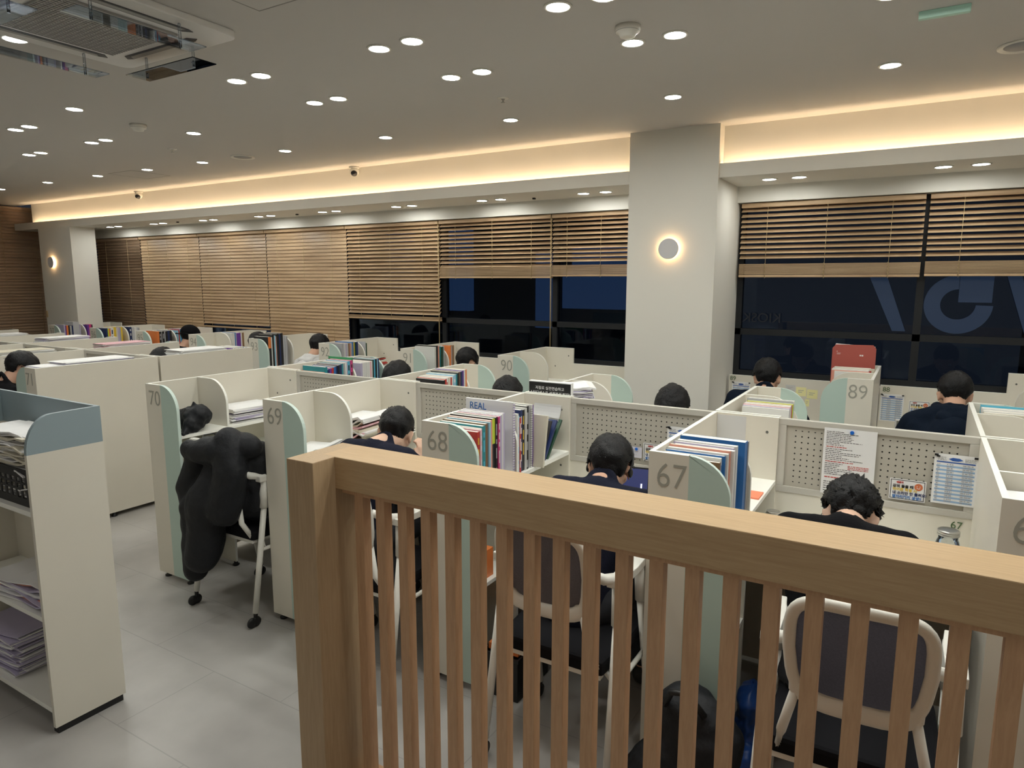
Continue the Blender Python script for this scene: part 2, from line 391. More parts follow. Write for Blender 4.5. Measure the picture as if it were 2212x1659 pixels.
def sprinkler(x, y, z, label):
    t = thing('sprinkler', label, 'sprinkler', (x, y, z))
    bm = bmesh.new(); lathe(bm, [(.012, -.006), (.034, -.003), (.036, 0)], 24); obj('escutcheon', bm, WHITEP, t)
    bm = bmesh.new(); lathe(bm, [(.005, -.030), (.014, -.029), (.014, -.026), (.004, -.025), (.006, -.012), (.012, -.007)], 16); obj('sprinkler_head', bm, STEEL, t)
sprinkler(-2.27, 3.67, ZC, 'small chrome ceiling sprinkler in the middle of the ceiling')
sprinkler(-5.50, 3.62, ZC, 'small ceiling sprinkler at the far left')
for i, (x, y) in enumerate(((-8.05, 5.30), (-5.98, 5.36), (-3.02, 5.4))):
    t = thing('soffit_sensor', 'tiny black sensor in the soffit above the blinds, %s from the left' % ORD[i], 'sensor', (x, y, 2.525))
    bm = bmesh.new(); box(bm, -.012, .012, -.012, .012, -.014, 0); obj('sensor_body', bm, BLACKP, t, bevel=.003)
def cctv(x, y, label):
    t = thing('dome_camera', label, 'security camera', (x, y, ZC))
    bm = bmesh.new(); lathe(bm, [(.048, -.016), (.050, -.014), (.050, 0)], 30); obj('camera_base', bm, WHITEP, t)
    d = Vector((.50, -.62, -.60)).normalized()
    bm = bmesh.new(); ball(bm, (0, 0, -.045), .044, seg=24); h = obj('camera_ball', bm, WHITEP, t)
    bm = bmesh.new(); q = d.to_track_quat('Z', 'Y').to_matrix().to_4x4(); lathe(bm, [(.03, .028), (.031, .038), (.022, .044), (.004, .045)], 24)
    bm.transform(Matrix.Translation((0, 0, -.045)) @ q); obj('lens_ring', bm, BLACKP, h)
    bm = bmesh.new(); lathe(bm, [(.012, .044), (.010, .049), (.002, .050)], 18); bm.transform(Matrix.Translation((0, 0, -.045)) @ q); obj('camera_lens', bm, mat('lens_glass', (.05, .05, .06), .1), h)
cctv(-4.83, 5.065, 'white dome security camera at the middle of the cove edge')
cctv(-8.45, 5.065, 'white dome security camera at the far left of the cove edge')
# four-way cassette air conditioner with clear wind deflectors
ac = thing('air_conditioner', 'white four-way ceiling cassette air conditioner with square grille', 'air conditioner', (-3.12, 1.70, ZC))
bm = bmesh.new()
def rrect(h, r, n=6):
    p = []
    for cx, cy, a in ((h-r, h-r, 0), (-h+r, h-r, 90), (-h+r, -h+r, 180), (h-r, -h+r, 270)):
        for k in range(n+1): p.append((cx+r*math.cos(R(a+90*k/n)), cy+r*math.sin(R(a+90*k/n))))
    return p
prism(bm, rrect(.43, .05), 'z', -.030, 0); obj('fascia_panel', bm, mat('ac_white', (.82, .82, .82), .4), ac, bevel=.006)
bm = bmesh.new()
for i in range(27):
    a = -.25+i*.5/26; box(bm, a-.0035, a+.0035, -.25, .25, -.040, -.031)
for i in range(21):
    a = -.25+i*.5/20; box(bm, -.25, .25, a-.0025, a+.0025, -.038, -.031)
obj('intake_grille', bm, mat('ac_grille', (.42, .42, .41), .5), ac)
bxo('filter', (-.25, .25, -.25, .25, -.0315, -.0302), mat('ac_filter', (.12, .12, .12), .8), ac)
for k in range(4):
    bm = bmesh.new(); prism(bm, [(-.27, -.332), (-.24, -.345), (.24, -.345), (.27, -.332), (.24, -.300), (-.24, -.300)], 'z', -.0325, -.0301)
    bm.transform(Matrix.Rotation(R(90*k), 4, 'Z')); o = obj('air_outlet', bm, mat('ac_slot', (.10, .10, .11), .5), ac)
    bm = bmesh.new(); prism(bm, [(-.23, -.338), (.23, -.338), (.21, -.312), (-.21, -.312)], 'z', -.0355, -.0326)
    bm.transform(Matrix.Rotation(R(90*k), 4, 'Z')); obj('louver', bm, mat('ac_louver', (.36, .36, .36), .4), o)
ACRYLB = glass_mat('brown_acrylic', (.66, .58, .48), 1.2)  # brown tint in the see-through colour of the far plate
for k, (nm, mm) in enumerate((('far', ACRYLB), ('left', ACRYL), ('near', ACRYL), ('right', ACRYL))):
    rot = {'far': 0, 'left': 90, 'near': 180, 'right': 270}[nm]
    t = thing('wind_deflector', '%s acrylic wind deflector hanging below the %s edge of the air conditioner' % ('brown tinted' if nm == 'far' else 'clear', nm), 'wind deflector', (-3.12, 1.70, ZC), R(rot))
    bm = bmesh.new(); box(bm, -.26, .26, .31, .43, -.112, -.108); obj('plate', bm, mm, t)
    for x in (-.18, .18):
        bm = bmesh.new(); tube(bm, [(x, .37, -.125), (x, .37, -.030)], .006, 8); obj('hanger', bm, CGLASS, t)
        bm = bmesh.new(); box(bm, x-.06, x+.06, .367, .373, -.1075, -.1045); obj('slot_trim', bm, BLACKP, t)
# faintly glowing box standing in for the reflection of a green exit sign
t = thing('exit_sign_reflection', 'pale green exit sign reflection modelled as a box at the top right edge', 'exit sign', (-.02, 3.42, ZC))
bxo('reflection_box', (-.09, .09, -.015, .015, -.03, 0), mat('exit_reflection_glow', (.35, .5, .42), .4, emit=(.3, .6, .45), es=.05), t, .004)

# ------------------------------------------------------------------ blinds
def blind(x0, x1, zb, tilt, stack, label, M=None, pitch=.040, wid=.048, ztop=2.40, cords=3, axis='x', y=5.665):
    M = M or BLINDW
    t = thing('wooden_blind', label, 'blind', (0, 0, 0) if axis == 'x' else (y, 0, 0), 0 if axis == 'x' else R(90), 'wooden window blinds')
    yy = y if axis == 'x' else 0.
    ang = R(tilt); c, s = math.cos(ang)*wid/2, math.sin(ang)*wid/2
    bm = bmesh.new(); z = ztop-.055; x0 += .006; x1 -= .006
    zs = zb+.02+stack
    while z > zs+.01:
        j = random.uniform(-1, 1)*.0015
        # near edge low, far edge high when tilt > 0
        p = [(yy-c, z-s+j), (yy+c, z+s+j), (yy+c+.0008, z+s+.0028+j), (yy-c+.0008, z-s+.0028+j)]
        prism(bm, p, 'x', x0, x1); z -= pitch
    k = zb+.022
    while k < zs:
        box(bm, x0, x1, yy-wid/2, yy+wid/2, k, k+.003); k += .0052
    obj('slats', bm, M, t)
    bxo('bottom_rail', (x0, x1, yy-.027, yy+.027, zb, zb+.018), M, t, .003)
    bxo('head_rail', (x0, x1, yy-.03, yy+.03, ztop-.035, ztop), M, t, .003)
    n = cords; cm_ = mat('blind_cord', (.52, .40, .22), .7)
    for i in range(n):
        x = x0+(x1-x0)*((.16, .5, .84)[i] if n == 3 else (.25, .75)[i])
        bm = bmesh.new(); tube(bm, [(x, yy-.028, ztop-.03), (x, yy-.028, zb)], .0016, 5)
        ck = obj('ladder_cord', bm, cm_, t)
        if stack > .03:
            bm = bmesh.new(); pts = [(x+.007*math.sin(q*2.1), yy-.030-.004*math.cos(q*1.7), zb-.008+q*(stack+.03)/14) for q in range(15)]
            tube(bm, pts, .0014, 5); obj('bunched_cord', bm, cm_, ck)
    return t
blind(-10.62, -9.5, 1.02, -52, 0, 'far dark brown wooden blind beside the left pier, slats tilted the other way', BLINDD, cords=2)
blind(-11.6, -10.63, 1.02, 60, 0, 'brown wooden blind mostly hidden behind the far left pier', BLINDD, cords=2)
blind(-9.5, -8.18, 1.02, 77, 0, 'closed light oak wooden blind, second from the left pier')
blind(-8.18, -6.88, 1.195, 72, .0, 'closed wooden blind ending just above the desks with a dark gap under it')
blind(-6.88, -5.55, 1.02, 77, 0, 'closed wooden blind reaching down behind the desks, left of the half raised one')
blind(-5.55, -4.26, 1.385, 46, .02, 'half lowered light wooden blind with slats partly open, bottom rail hanging loose')
blind(-4.26, -2.97, 1.825, 33, .085, 'raised wooden blind with open slats and bunched stack, wider one left of the pier')
blind(-2.97, -1.985, 1.84, 33, .085, 'raised wooden blind with open slats right beside the pier')
blind(-1.29, -.035, 1.83, 31, .085, 'raised wooden blind with open slats just right of the pier')
blind(-.02, 1.24, 1.835, 31, .085, 'raised wooden blind with open slats at the right edge of the picture')
blind(1.25, 2.5, 1.835, 31, .085, 'raised wooden blind outside the right edge of the picture')
# left wall blinds run along y
for i, (a, b) in enumerate(((4.2, 5.5), (2.9, 4.18))):
    blind(a, b, .75, 60, 0, ('brown wooden blind on the left wall beside the pier', 'brown wooden blind on the left wall farther from the pier')[i], BLINDD, ztop=2.87, axis='y', y=-11.62, pitch=.044)
for i, y in enumerate((5.63,)):
    for j, x in enumerate((-4.262, -2.972)):
        bm = bmesh.new(); tube(bm, [(x, y, 2.38), (x, y, 1.1)], .002, 6); tube(bm, [(x+.008, y, 2.38), (x+.008, y, 1.12)], .002, 6)
        t = tag(obj('blind_pull_cord', bm, mat('blind_cord', (.5, .4, .25), .7)), 'pale pull cord hanging between the raised blinds, %s one' % ('left', 'right')[j], 'cord', 'blind pull cords')
t = thing('wall_switch_plate', 'small wooden tag on the edge of the far left pier', 'switch plate', (-10.83, 5.0, 1.32))
bxo('plate', (-.02, .02, -.012, 0, -.045, .045), mat('tag_wood', (.5, .36, .2), .6), t, .003)

# ------------------------------------------------------------------ study carrels
PX = 1.0344; X0 = .2411
TH = .009
def profile(a, b, z0, z1, zc):
    """upright board in (x, z): square at a, quarter-round top corner at b, curve starts at height zc"""
    p = [(a, z0), (b, z0), (b, zc)]; rx = .148
    for k in range(1, 11): q = R(9*k); p.append((b-rx+rx*math.cos(q), zc+(z1-zc)*math.sin(q)))
    p.append((a, z1)); return p
def edges(bm):
    for f in bm.faces:
        f.normal_update()
        if abs(f.normal.y) < .5: f.material_index = 1
def carrel(x0, yf, D, mx, dy, num, label, screen=None, P=PX, feet=True, low=False, desk=True, lower=True, smallnum=None, bp=True):
    """a seat: side panel, numbered front panel, inner panel, shelves, back, desk top, screen. mx/dy = direction of the seat's x / depth"""
    t = thing('study_carrel', label, 'study carrel', (x0, yf, 0), 0, 'numbered study carrels')
    def B(bm, x0_, x1_, y0_, y1_, z0, z1, mi=0):
        a, b = sorted((mx*x0_, mx*x1_)); c, d = sorted((dy*y0_, dy*y1_)); box(bm, a, b, c, d, z0, z1, mi)
    def PR(bm, pts, y0_, y1_, mi=0):
        c, d = sorted((dy*y0_, dy*y1_)); prism(bm, [(mx*x, z) for x, z in pts], 'y', c, d, mi)
    bm = bmesh.new(); B(bm, -TH, TH, 0, D, .035, 1.1985); B(bm, -TH, TH, 0, D, 1.1985, 1.2, 1)
    obj('side_panel', bm, [CREAM, EDGE], t)
    s = 0.282
    # number panel: cream half and mint half with a quarter-round corner
    bm = bmesh.new(); B(bm, TH, .137, 0, .018, .035, 1.1985); B(bm, TH, .137, 0, .018, 1.1985, 1.2, 1)
    npn = obj('number_panel', bm, [CREAM, EDGE], t)
    pr = profile(.137, s, .035, 1.2, 1.055)
    bm = bmesh.new(); PR(bm, pr, 0, .018); edges(bm)
    mb = obj('mint_panel', bm, [MINT, MINTE], npn); mb['label'] = 'mint green half with rounded top corner'
    if num:
        w = .118
        text('seat_number', num, .128, GREYNUM, npn, ((TH+.009) if mx > 0 else -(.137-.006), -.0012*dy, 1.076), off=-.0014, sx=.90)
    bm = bmesh.new(); PR(bm, profile(TH, s, .035, 1.2, 1.055), .325, .340); edges(bm)
    obj('inner_panel', bm, [CREAM, EDGE], t)
    bm = bmesh.new(); B(bm, TH, s, .018, .325, .894, .912); B(bm, TH, s, .340, D-.018, .894, .912); obj('shelf', bm, EDGE, t)
    if lower:
        bm = bmesh.new(); B(bm, TH, s, .018, .325, .475, .492); obj('shelf', bm, EDGE, t)
    if bp:
        bm = bmesh.new(); B(bm, TH, s, D-.018, D, .035, 1.1985); B(bm, TH, s, D-.018, D, 1.1985, 1.2, 1)
        k = obj('back_panel', bm, [CREAM, EDGE], t)
        bm = bmesh.new()
        for (x, z) in ((.235, 1.13), (.235, .83), (.10, 1.03)):
            lathe(bm, [(.0062, 0), (.0055, .0012)], 12, (mx*x, dy*(D-.0185)-(.0006 if dy > 0 else -.0006), z), axis='y')
        for (y_, z) in ((.52, 1.05), (.80, 1.05)):
            pass
        obj('screw_cap', bm, mat('screw_grey', (.12, .12, .11), .4), k)
    if desk:
        bm = bmesh.new(); B(bm, s, P-TH, .40, D-.002, .700, .722); B(bm, TH, s, .340, D-.018, .700, .722); obj('desk_top', bm, EDGE, t)
    if screen == 'peg':
        bm = bmesh.new(); B(bm, s, P-TH, D-.001, D+.017, .035, .862); obj('lower_board', bm, CREAM, t)
        bm = bmesh.new(); a, b = s, P-TH
        for q in ((a, b, .862, .890), (a, b, 1.168, 1.196), (a, a+.032, .890, 1.168), (b-.032, b, .890, 1.168)): B(bm, q[0], q[1], D-.006, D+.022, q[2], q[3])
        obj('screen_frame', bm, ALU, t, bevel=.002)
        cxm = mx*(a+b)/2; hw = (b-a)/2-.030
        bm = bmesh.new(); box(bm, -hw, hw, -.004, .004, -.141, .141); o = obj('perforated_board', bm, PEG, t); o.location = (cxm, dy*(D+.008), 1.029)
    elif screen == 'plain':
        bm = bmesh.new(); B(bm, s, P-TH, D-.018, D, .035, 1.062); B(bm, s, P-TH, D-.018, D, 1.062, 1.0635, 1); obj('lower_board', bm, [CREAM, EDGE], t)
    if smallnum:
        s_, lx, lz, sz = smallnum
        text('seat_label', s_, sz, GREENNUM, t, (lx, dy*(D-(.019 if screen == 'plain' else .002))-.0008, lz))
    if feet:
        for (x, y_) in ((.03, .02), (.25, .02), (.014, D*.5), (.25, .335)):
            bm = bmesh.new(); lathe(bm, [(.02, 0), (.022, .008), (.012, .014), (.012, .036)], 14, (mx*x, dy*(y_+.012), 0)); obj('foot', bm, BLACKP, t)
    return t
YA, DA = 2.29, .885; YB = 4.075; DB = .882
seats = {}
for k, n in enumerate(('66', '67', '68', '69', '70')):
    x0 = X0-k*PX
    what = {'66': 'cream and mint study carrel numbered 66, cut by the right edge', '67': 'cream and mint study carrel numbered 67 with black-shirted student',
            '68': 'cream and mint study carrel numbered 68 full of upright textbooks', '69': 'cream and mint study carrel numbered 69 left of the wooden rail post',
            '70': 'cream and mint study carrel numbered 70 with black coats at its chair'}[n]
    seats[n] = carrel(x0, YA, DA, 1, 1, n, what, 'peg', smallnum=('67', .955, .815, .042) if n == '67' else None)
    w2_ = {'66': 'behind carrel 66', '67': 'behind carrel 67, below the number 89', '68': 'behind carrel 68, below the number 90', '69': 'behind carrel 69 with a student in it', '70': 'behind carrel 70, loaded with books'}[n]
    carrel(x0, YB, DB, 1, -1, None, 'cream study carrel with its back to us, %s' % w2_, None)
# end divider right of 66
# left block, mirrored: seats open to the left of their side panel
LX = [-5.22, -6.31, -7.40, -8.49, -9.58]
names = ['71', None, None, None, None]
for k, x0 in enumerate(LX):
    who = 'cream study carrel numbered 71 with a long plain side wall' if k == 0 else 'cream carrel of the far left block, near row, %s to the left of carrel 71' % ORD[k-1]
    carrel(x0, YA, DA, -1, 1, names[k], who, 'peg', P=1.09)
    carrel(x0, YB, DB, -1, -1, None, 'cream study carrel of the far left block, far row, %s from the aisle' % ORD[k], None, P=1.09)
# window row
PC = 1.0308
for k in range(8):
    n = str(90+k); x0 = -2.95-k*PC
    note = {'90': 'empty one beside the pier', '91': 'with teal and black folders', '92': 'with grey textbooks', '93': 'with black binders', '94': 'beside the student in a cap', '95': 'with black textbooks', '96': 'with yellow books', '97': 'farthest along the windows'}[n]
    if n == '97': carrel(x0, 4.695, .30+.0, 1, 1, n, 'window-side study carrel numbered 97, '+note, None, P=PC, desk=False, bp=False, feet=False) if False else carrel(x0, 4.695, .835, 1, 1, n, 'window-side study carrel numbered 97, '+note, 'plain', P=PC)
    else: carrel(x0, 4.695, .835, 1, 1, n, 'window-side study carrel numbered %s, %s' % (n, note), 'plain', P=PC)
carrel(-.235, 4.695, .835, -1, 1, '89', 'window-side study carrel numbered 89 with red folder on its shelf', 'plain', P=1.06, smallnum=('89', -1.045, 1.02, .047))
carrel(.80, 4.695, .835, -1, 1, None, 'window-side study carrel labelled 88 where the hooded student sits', 'plain', P=1.03, smallnum=('88', -1.005, 1.018, .047))

# ------------------------------------------------------------------ blue bookcase at the left edge
t = thing('open_bookcase', 'cream and blue open bookcase at the lower left edge', 'bookcase', (-2.84, 1.47, 0))
def side(x, lab):
    bm = bmesh.new(); pr = [(0, .03), (-.28, .03), (-.28, 1.15)]
    box(bm, x-.018, x, -.28, 0, .03, 1.15); sp_ = obj('side_panel', bm, CREAM, t)
    p = [(0, 1.15), (-.28, 1.15)]
    for q in range(0, 10): a = R(q*10); p.append((-.28+.10*(1-math.cos(a)), 1.15+.145*math.sin(a)))
    p.append((0, 1.298)); bm = bmesh.new(); prism(bm, p, 'x', x-.018, x); o = obj('blue_top_panel', bm, BLUE, sp_); o['label'] = 'blue upper part with rounded front corner'
side(0, ''); side(-.82, ''); side(-1.66, '')
bm = bmesh.new(); box(bm, -1.66, -.018, -.014, 0, .03, 1.15); obj('back_panel', bm, CREAM, t)
bm = bmesh.new(); box(bm, -1.66, -.018, -.014, 0, 1.15, 1.298); o = obj('blue_back_rail', bm, BLUE, t)
for a, b in ((-.802, -.018), (-1.642, -.838)):
    for z in (.08, .47, .90):
        bxo('shelf', (a, b, -.272, -.014, z, z+.02), EDGE, t, .001)
for x in (-.02, -.83, -1.64):
    bm = bmesh.new(); box(bm, x-.02, x+.015, -.27, -.01, 0, .03); obj('foot', bm, BLACKP, t)

# ------------------------------------------------------------------ wooden rail
rl = thing('wooden_balustrade', 'oak balustrade with thick top rail and square balusters in the foreground', 'balustrade', (-1.62, 1.58, 0))
bm = bmesh.new(); box(bm, 0, 4.6, -.072, .082, 1.146, 1.25); obj('top_rail', bm, OAKX, rl, .003)
bm = bmesh.new(); box(bm, -.060, .057, -.163, .082, 0, 1.2499); obj('end_post', bm, OAKZ, rl, .003)
bm = bmesh.new(); box(bm, .058, 4.6, -.045, .055, 1.125, 1.1459); obj('sub_rail', bm, BEECH, rl)
bm = bmesh.new(); box(bm, .058, 4.6, -.045, .055, .03, .10); obj('bottom_rail', bm, BEECH, rl)
bm = bmesh.new(); box(bm, -.018, .018, -.018, .018, .10, 1.1249); bb = obj('baluster', bm, BEECH, rl, .0015)
bb.location = (.0249+1.62, -.017, 0)
for i in list(range(-17, 0))+list(range(1, 30)):
    o = bb.copy(); COL.objects.link(o); o.location = (.0249+1.62+i*.0898, -.017, 0)

# ------------------------------------------------------------------ office chairs
MESHF = mat('grey_mesh_fabric', (.20, .185, .20), .8, var=.2, scale=200)
SEATF = mat('black_seat_fabric', (.010, .010, .012), .95, spec=.1)
def chair(x, y, rz, label, coat=False):
    """white framed chair, seen from its back; origin on the floor under the seat, facing +y"""
    t = thing('office_chair', label, 'office chair', (x, y, 0), rz, 'white framed study chairs')
    # back frame: closed rounded loop, bowed backwards
    n = 40; bm = bmesh.new(); ring = []
    for k in range(n):
        a = 2*math.pi*k/n; ca, sa = math.cos(a), math.sin(a); e = .44
        px = .168*math.copysign(abs(ca)**e, ca); pz = .158*math.copysign(abs(sa)**e, sa)
        if pz < 0: px *= 1-.10*(pz/-.158)
        ring.append((px, -.245-.20*(pz+.1)+.5*px*px, .815+pz))
    ring2 = ring+[ring[0], ring[1]]
    secs = []
    for k in range(n):
        p = Vector(ring[k]); d = (Vector(ring[(k+1) % n])-Vector(ring[k-1])).normalized(); o_ = Vector((p.x, 0, p.z-.815)).normalized()
        u = (o_-d*o_.dot(d)).normalized(); v = d.cross(u)
        w = .017 if p.z > .70 else .027
        secs.append([bm.verts.new(p+u*w*math.copysign(abs(math.cos(q))**.7, math.cos(q))+v*.013*math.copysign(abs(math.sin(q))**.7, math.sin(q))) for q in [2*math.pi*i/10 for i in range(10)]])
    for k in range(n):
        a, b = secs[k], secs[(k+1) % n]
        for i in range(10):
            f = bm.faces.new((a[i], a[(i+1) % 10], b[(i+1) % 10], b[i])); f.smooth = True
    obj('back_frame', bm, WHITEP, t)
    bm = bmesh.new(); c = bm.verts.new(Vector((0, -.262, .815)))
    vs = [bm.verts.new(Vector((p[0]*.97, p[1]+.004, .815+(p[2]-.815)*.97))) for p in ring]
    for k in range(n): bm.faces.new((c, vs[k], vs[(k+1) % n]))
    bmesh.ops.solidify(bm, geom=bm.faces[:], thickness=.004)
    obj('mesh_back', bm, MESHF, t)
    bm = bmesh.new(); prism(bm, [(-.21, -.20), (.21, -.20), (.225, .0), (.22, .2), (.16, .235), (-.16, .235), (-.22, .2), (-.225, .0)], 'z', .445, .50)
    obj('seat', bm, SEATF, t, bevel=.015)
    bm = bmesh.new()
    for s in (-1, 1): tube(bm, [(s*.19, -.18, .45), (s*.175, -.235, .55), (s*.14, -.225, .70)], .014, 10)
    box(bm, -.20, .20, -.195, -.165, .43, .447)
    obj('back_support', bm, WHITEP, t)
    for s in (-1, 1):
        bm = bmesh.new()
        prism(bm, [(s*.205, -.17), (s*.255, -.17), (s*.262, -.02), (s*.255, .10), (s*.215, .10), (s*.205, 0)], 'z', .765, .795)
        tube(bm, [(s*.165, -.235, .83), (s*.205, -.19, .80), (s*.232, -.12, .785)], [.016, .02, .02], 10)
        obj('armrest', bm, WHITEP, t, bevel=.004)
        for f, (yy, y2) in enumerate(((-.13, -.24), (.08, .20))):
            bm = bmesh.new(); tube(bm, [(s*.232, yy, .77), (s*.236, yy-.01 if f == 0 else yy+.01, .62)], .021, 12)
            tube(bm, [(s*.236, yy-.01 if f == 0 else yy+.01, .62), (s*.250, y2, .075)], .0155, 12)
            lg = obj('leg', bm, WHITEP, t)
            bm = bmesh.new()
            for q in (-.013, .013): lathe(bm, [(.008, -.008), (.026, -.007), (.028, 0), (.026, .007), (.008, .008)], 16, (s*.250+q, y2-.012, .029), axis='y')
            bm2 = bm
            bmesh.ops.rotate(bm2, verts=bm2.verts[:], cent=(s*.250, y2-.012, .029), matrix=Matrix.Rotation(R(90), 3, 'Z'))
            tube(bm2, [(s*.250, y2, .045), (s*.250, y2, .085)], .011, 8)
            obj('caster', bm2, BLACKP, lg)
        bm = bmesh.new(); tube(bm, [(s*.243, -.17, .40), (s*.243, .14, .40)], .010, 8); obj('side_stretcher', bm, WHITEP, t)
        bm = bmesh.new(); tube(bm, [(s*.243, -.16, .41), (s*.15, -.10, .44)], .010, 8); obj('seat_bracket', bm, WHITEP, t)
    return t
CH = chair(-.085, 2.14, R(2), 'white framed chair with grey mesh back in front of carrel 67')
chair(-1.06, 2.22, R(0), 'white framed chair with grey mesh back in front of carrel 68')
chair(-2.10, 2.30, R(0), 'white framed chair behind the rail post at carrel 69')
chair(-3.13, 2.42, R(0), 'white framed chair under the black coats at carrel 70')
for x, y, f, w in ((-1.165, 3.98, 1, 'of the student in front of the pier'), (-3.17, 3.98, 1, 'behind carrel 69'), (-2.262, 3.98, 1, 'behind carrel 68'), (-5.92, 3.96, 1, 'in the far left block'), (-3.425, 4.66, 0, 'at window carrel 91'),
                   (-5.26, 4.67, 0, 'of the student in white'), (-6.20, 4.67, 0, 'at window carrel 93'), (-7.40, 4.67, 0, 'of the student in a cap'), (-.90, 4.70, 0, 'at carrel 89'), (.197, 4.46, 0, 'of the hooded student'), (-5.90, 2.24, 0, 'at carrel 71')):
    dup(CH, (x, y, 0), 'white framed study chair '+w, 'white framed study chairs', R(180) if f else 0.)

# ------------------------------------------------------------------ soft lumps and people
def capsule(bm, a, b, ra, rb, seg=12):
    a, b = Vector(a), Vector(b); n = max(2, int((b-a).length/(min(ra, rb)*.7))+1)
    tube(bm, [a, b], [ra, rb], seg)
    ball(bm, a, ra, seg=seg); ball(bm, b, rb, seg=seg)
def chain(bm, pts, rs, seg=12):
    for i in range(len(pts)-1): capsule(bm, pts[i], pts[i+1], rs[i], rs[i+1], seg)
def blob(name, bm, m, parent, voxel=.012, smooth=4, disp=0., dscale=8., seed=0, sub=False):
    """fuse overlapping solids into ONE continuous skin"""
    bmesh.ops.recalc_face_normals(bm, faces=bm.faces)
    me = bpy.data.meshes.new('tmp'); bm.to_mesh(me); bm.free()
    o = bpy.data.objects.new('tmp', me); COL.objects.link(o)
    r = o.modifiers.new('r', 'REMESH'); r.mode = 'VOXEL'; r.voxel_size = voxel
    sm = o.modifiers.new('s', 'SMOOTH'); sm.iterations = smooth; sm.factor = .5
    bpy.context.view_layer.update()
    me2 = bpy.data.meshes.new_from_object(o.evaluated_get(bpy.context.evaluated_depsgraph_get()))
    bpy.data.objects.remove(o)
    me2.materials.clear()
    for q in (m if isinstance(m, (list, tuple)) else [m]): me2.materials.append(q)
    if disp:
        ns = [v.normal.copy() for v in me2.vertices]
        for v, nn in zip(me2.vertices, ns):
            p = v.co*dscale+Vector((seed*3.7, seed*1.3, 0)); v.co += nn*(noise.noise(p)*disp+noise.noise(p*2.7)*disp*.4)
    for p in me2.polygons: p.use_smooth = True
    r = bpy.data.objects.new(name, me2); COL.objects.link(r)
    if parent is not None: r.parent = parent
    return r

SKIN = mat('skin', (.62, .37, .26), .5, var=.06, scale=14)
SKIN2 = mat('skin_pale', (.70, .46, .34), .5, var=.06, scale=14)
HAIRM = mat('black_hair', (.0045, .0045, .0055), .5, spec=.3, bump=.4, bscale=160)
CLOTH = {'black': mat('black_cotton', (.0055, .0055, .007), .95, spec=.15, bump=.25, bscale=120), 'navy': mat('navy_cotton', (.009, .011, .024), .9, spec=.2, bump=.25, bscale=120),
         'white': mat('white_cotton', (.62, .62, .62), .85, bump=.25, bscale=120), 'dark blue': mat('dark_blue_fleece', (.005, .010, .021), .95, spec=.15, bump=.25, bscale=120)}
JEANS = mat('dark_trousers', (.02, .022, .028), .9)
EYEW = mat('eye_white', (.75, .74, .72), .3); IRIS = mat('iris', (.03, .018, .012), .2); LIP = mat('lips', (.42, .19, .16), .5)

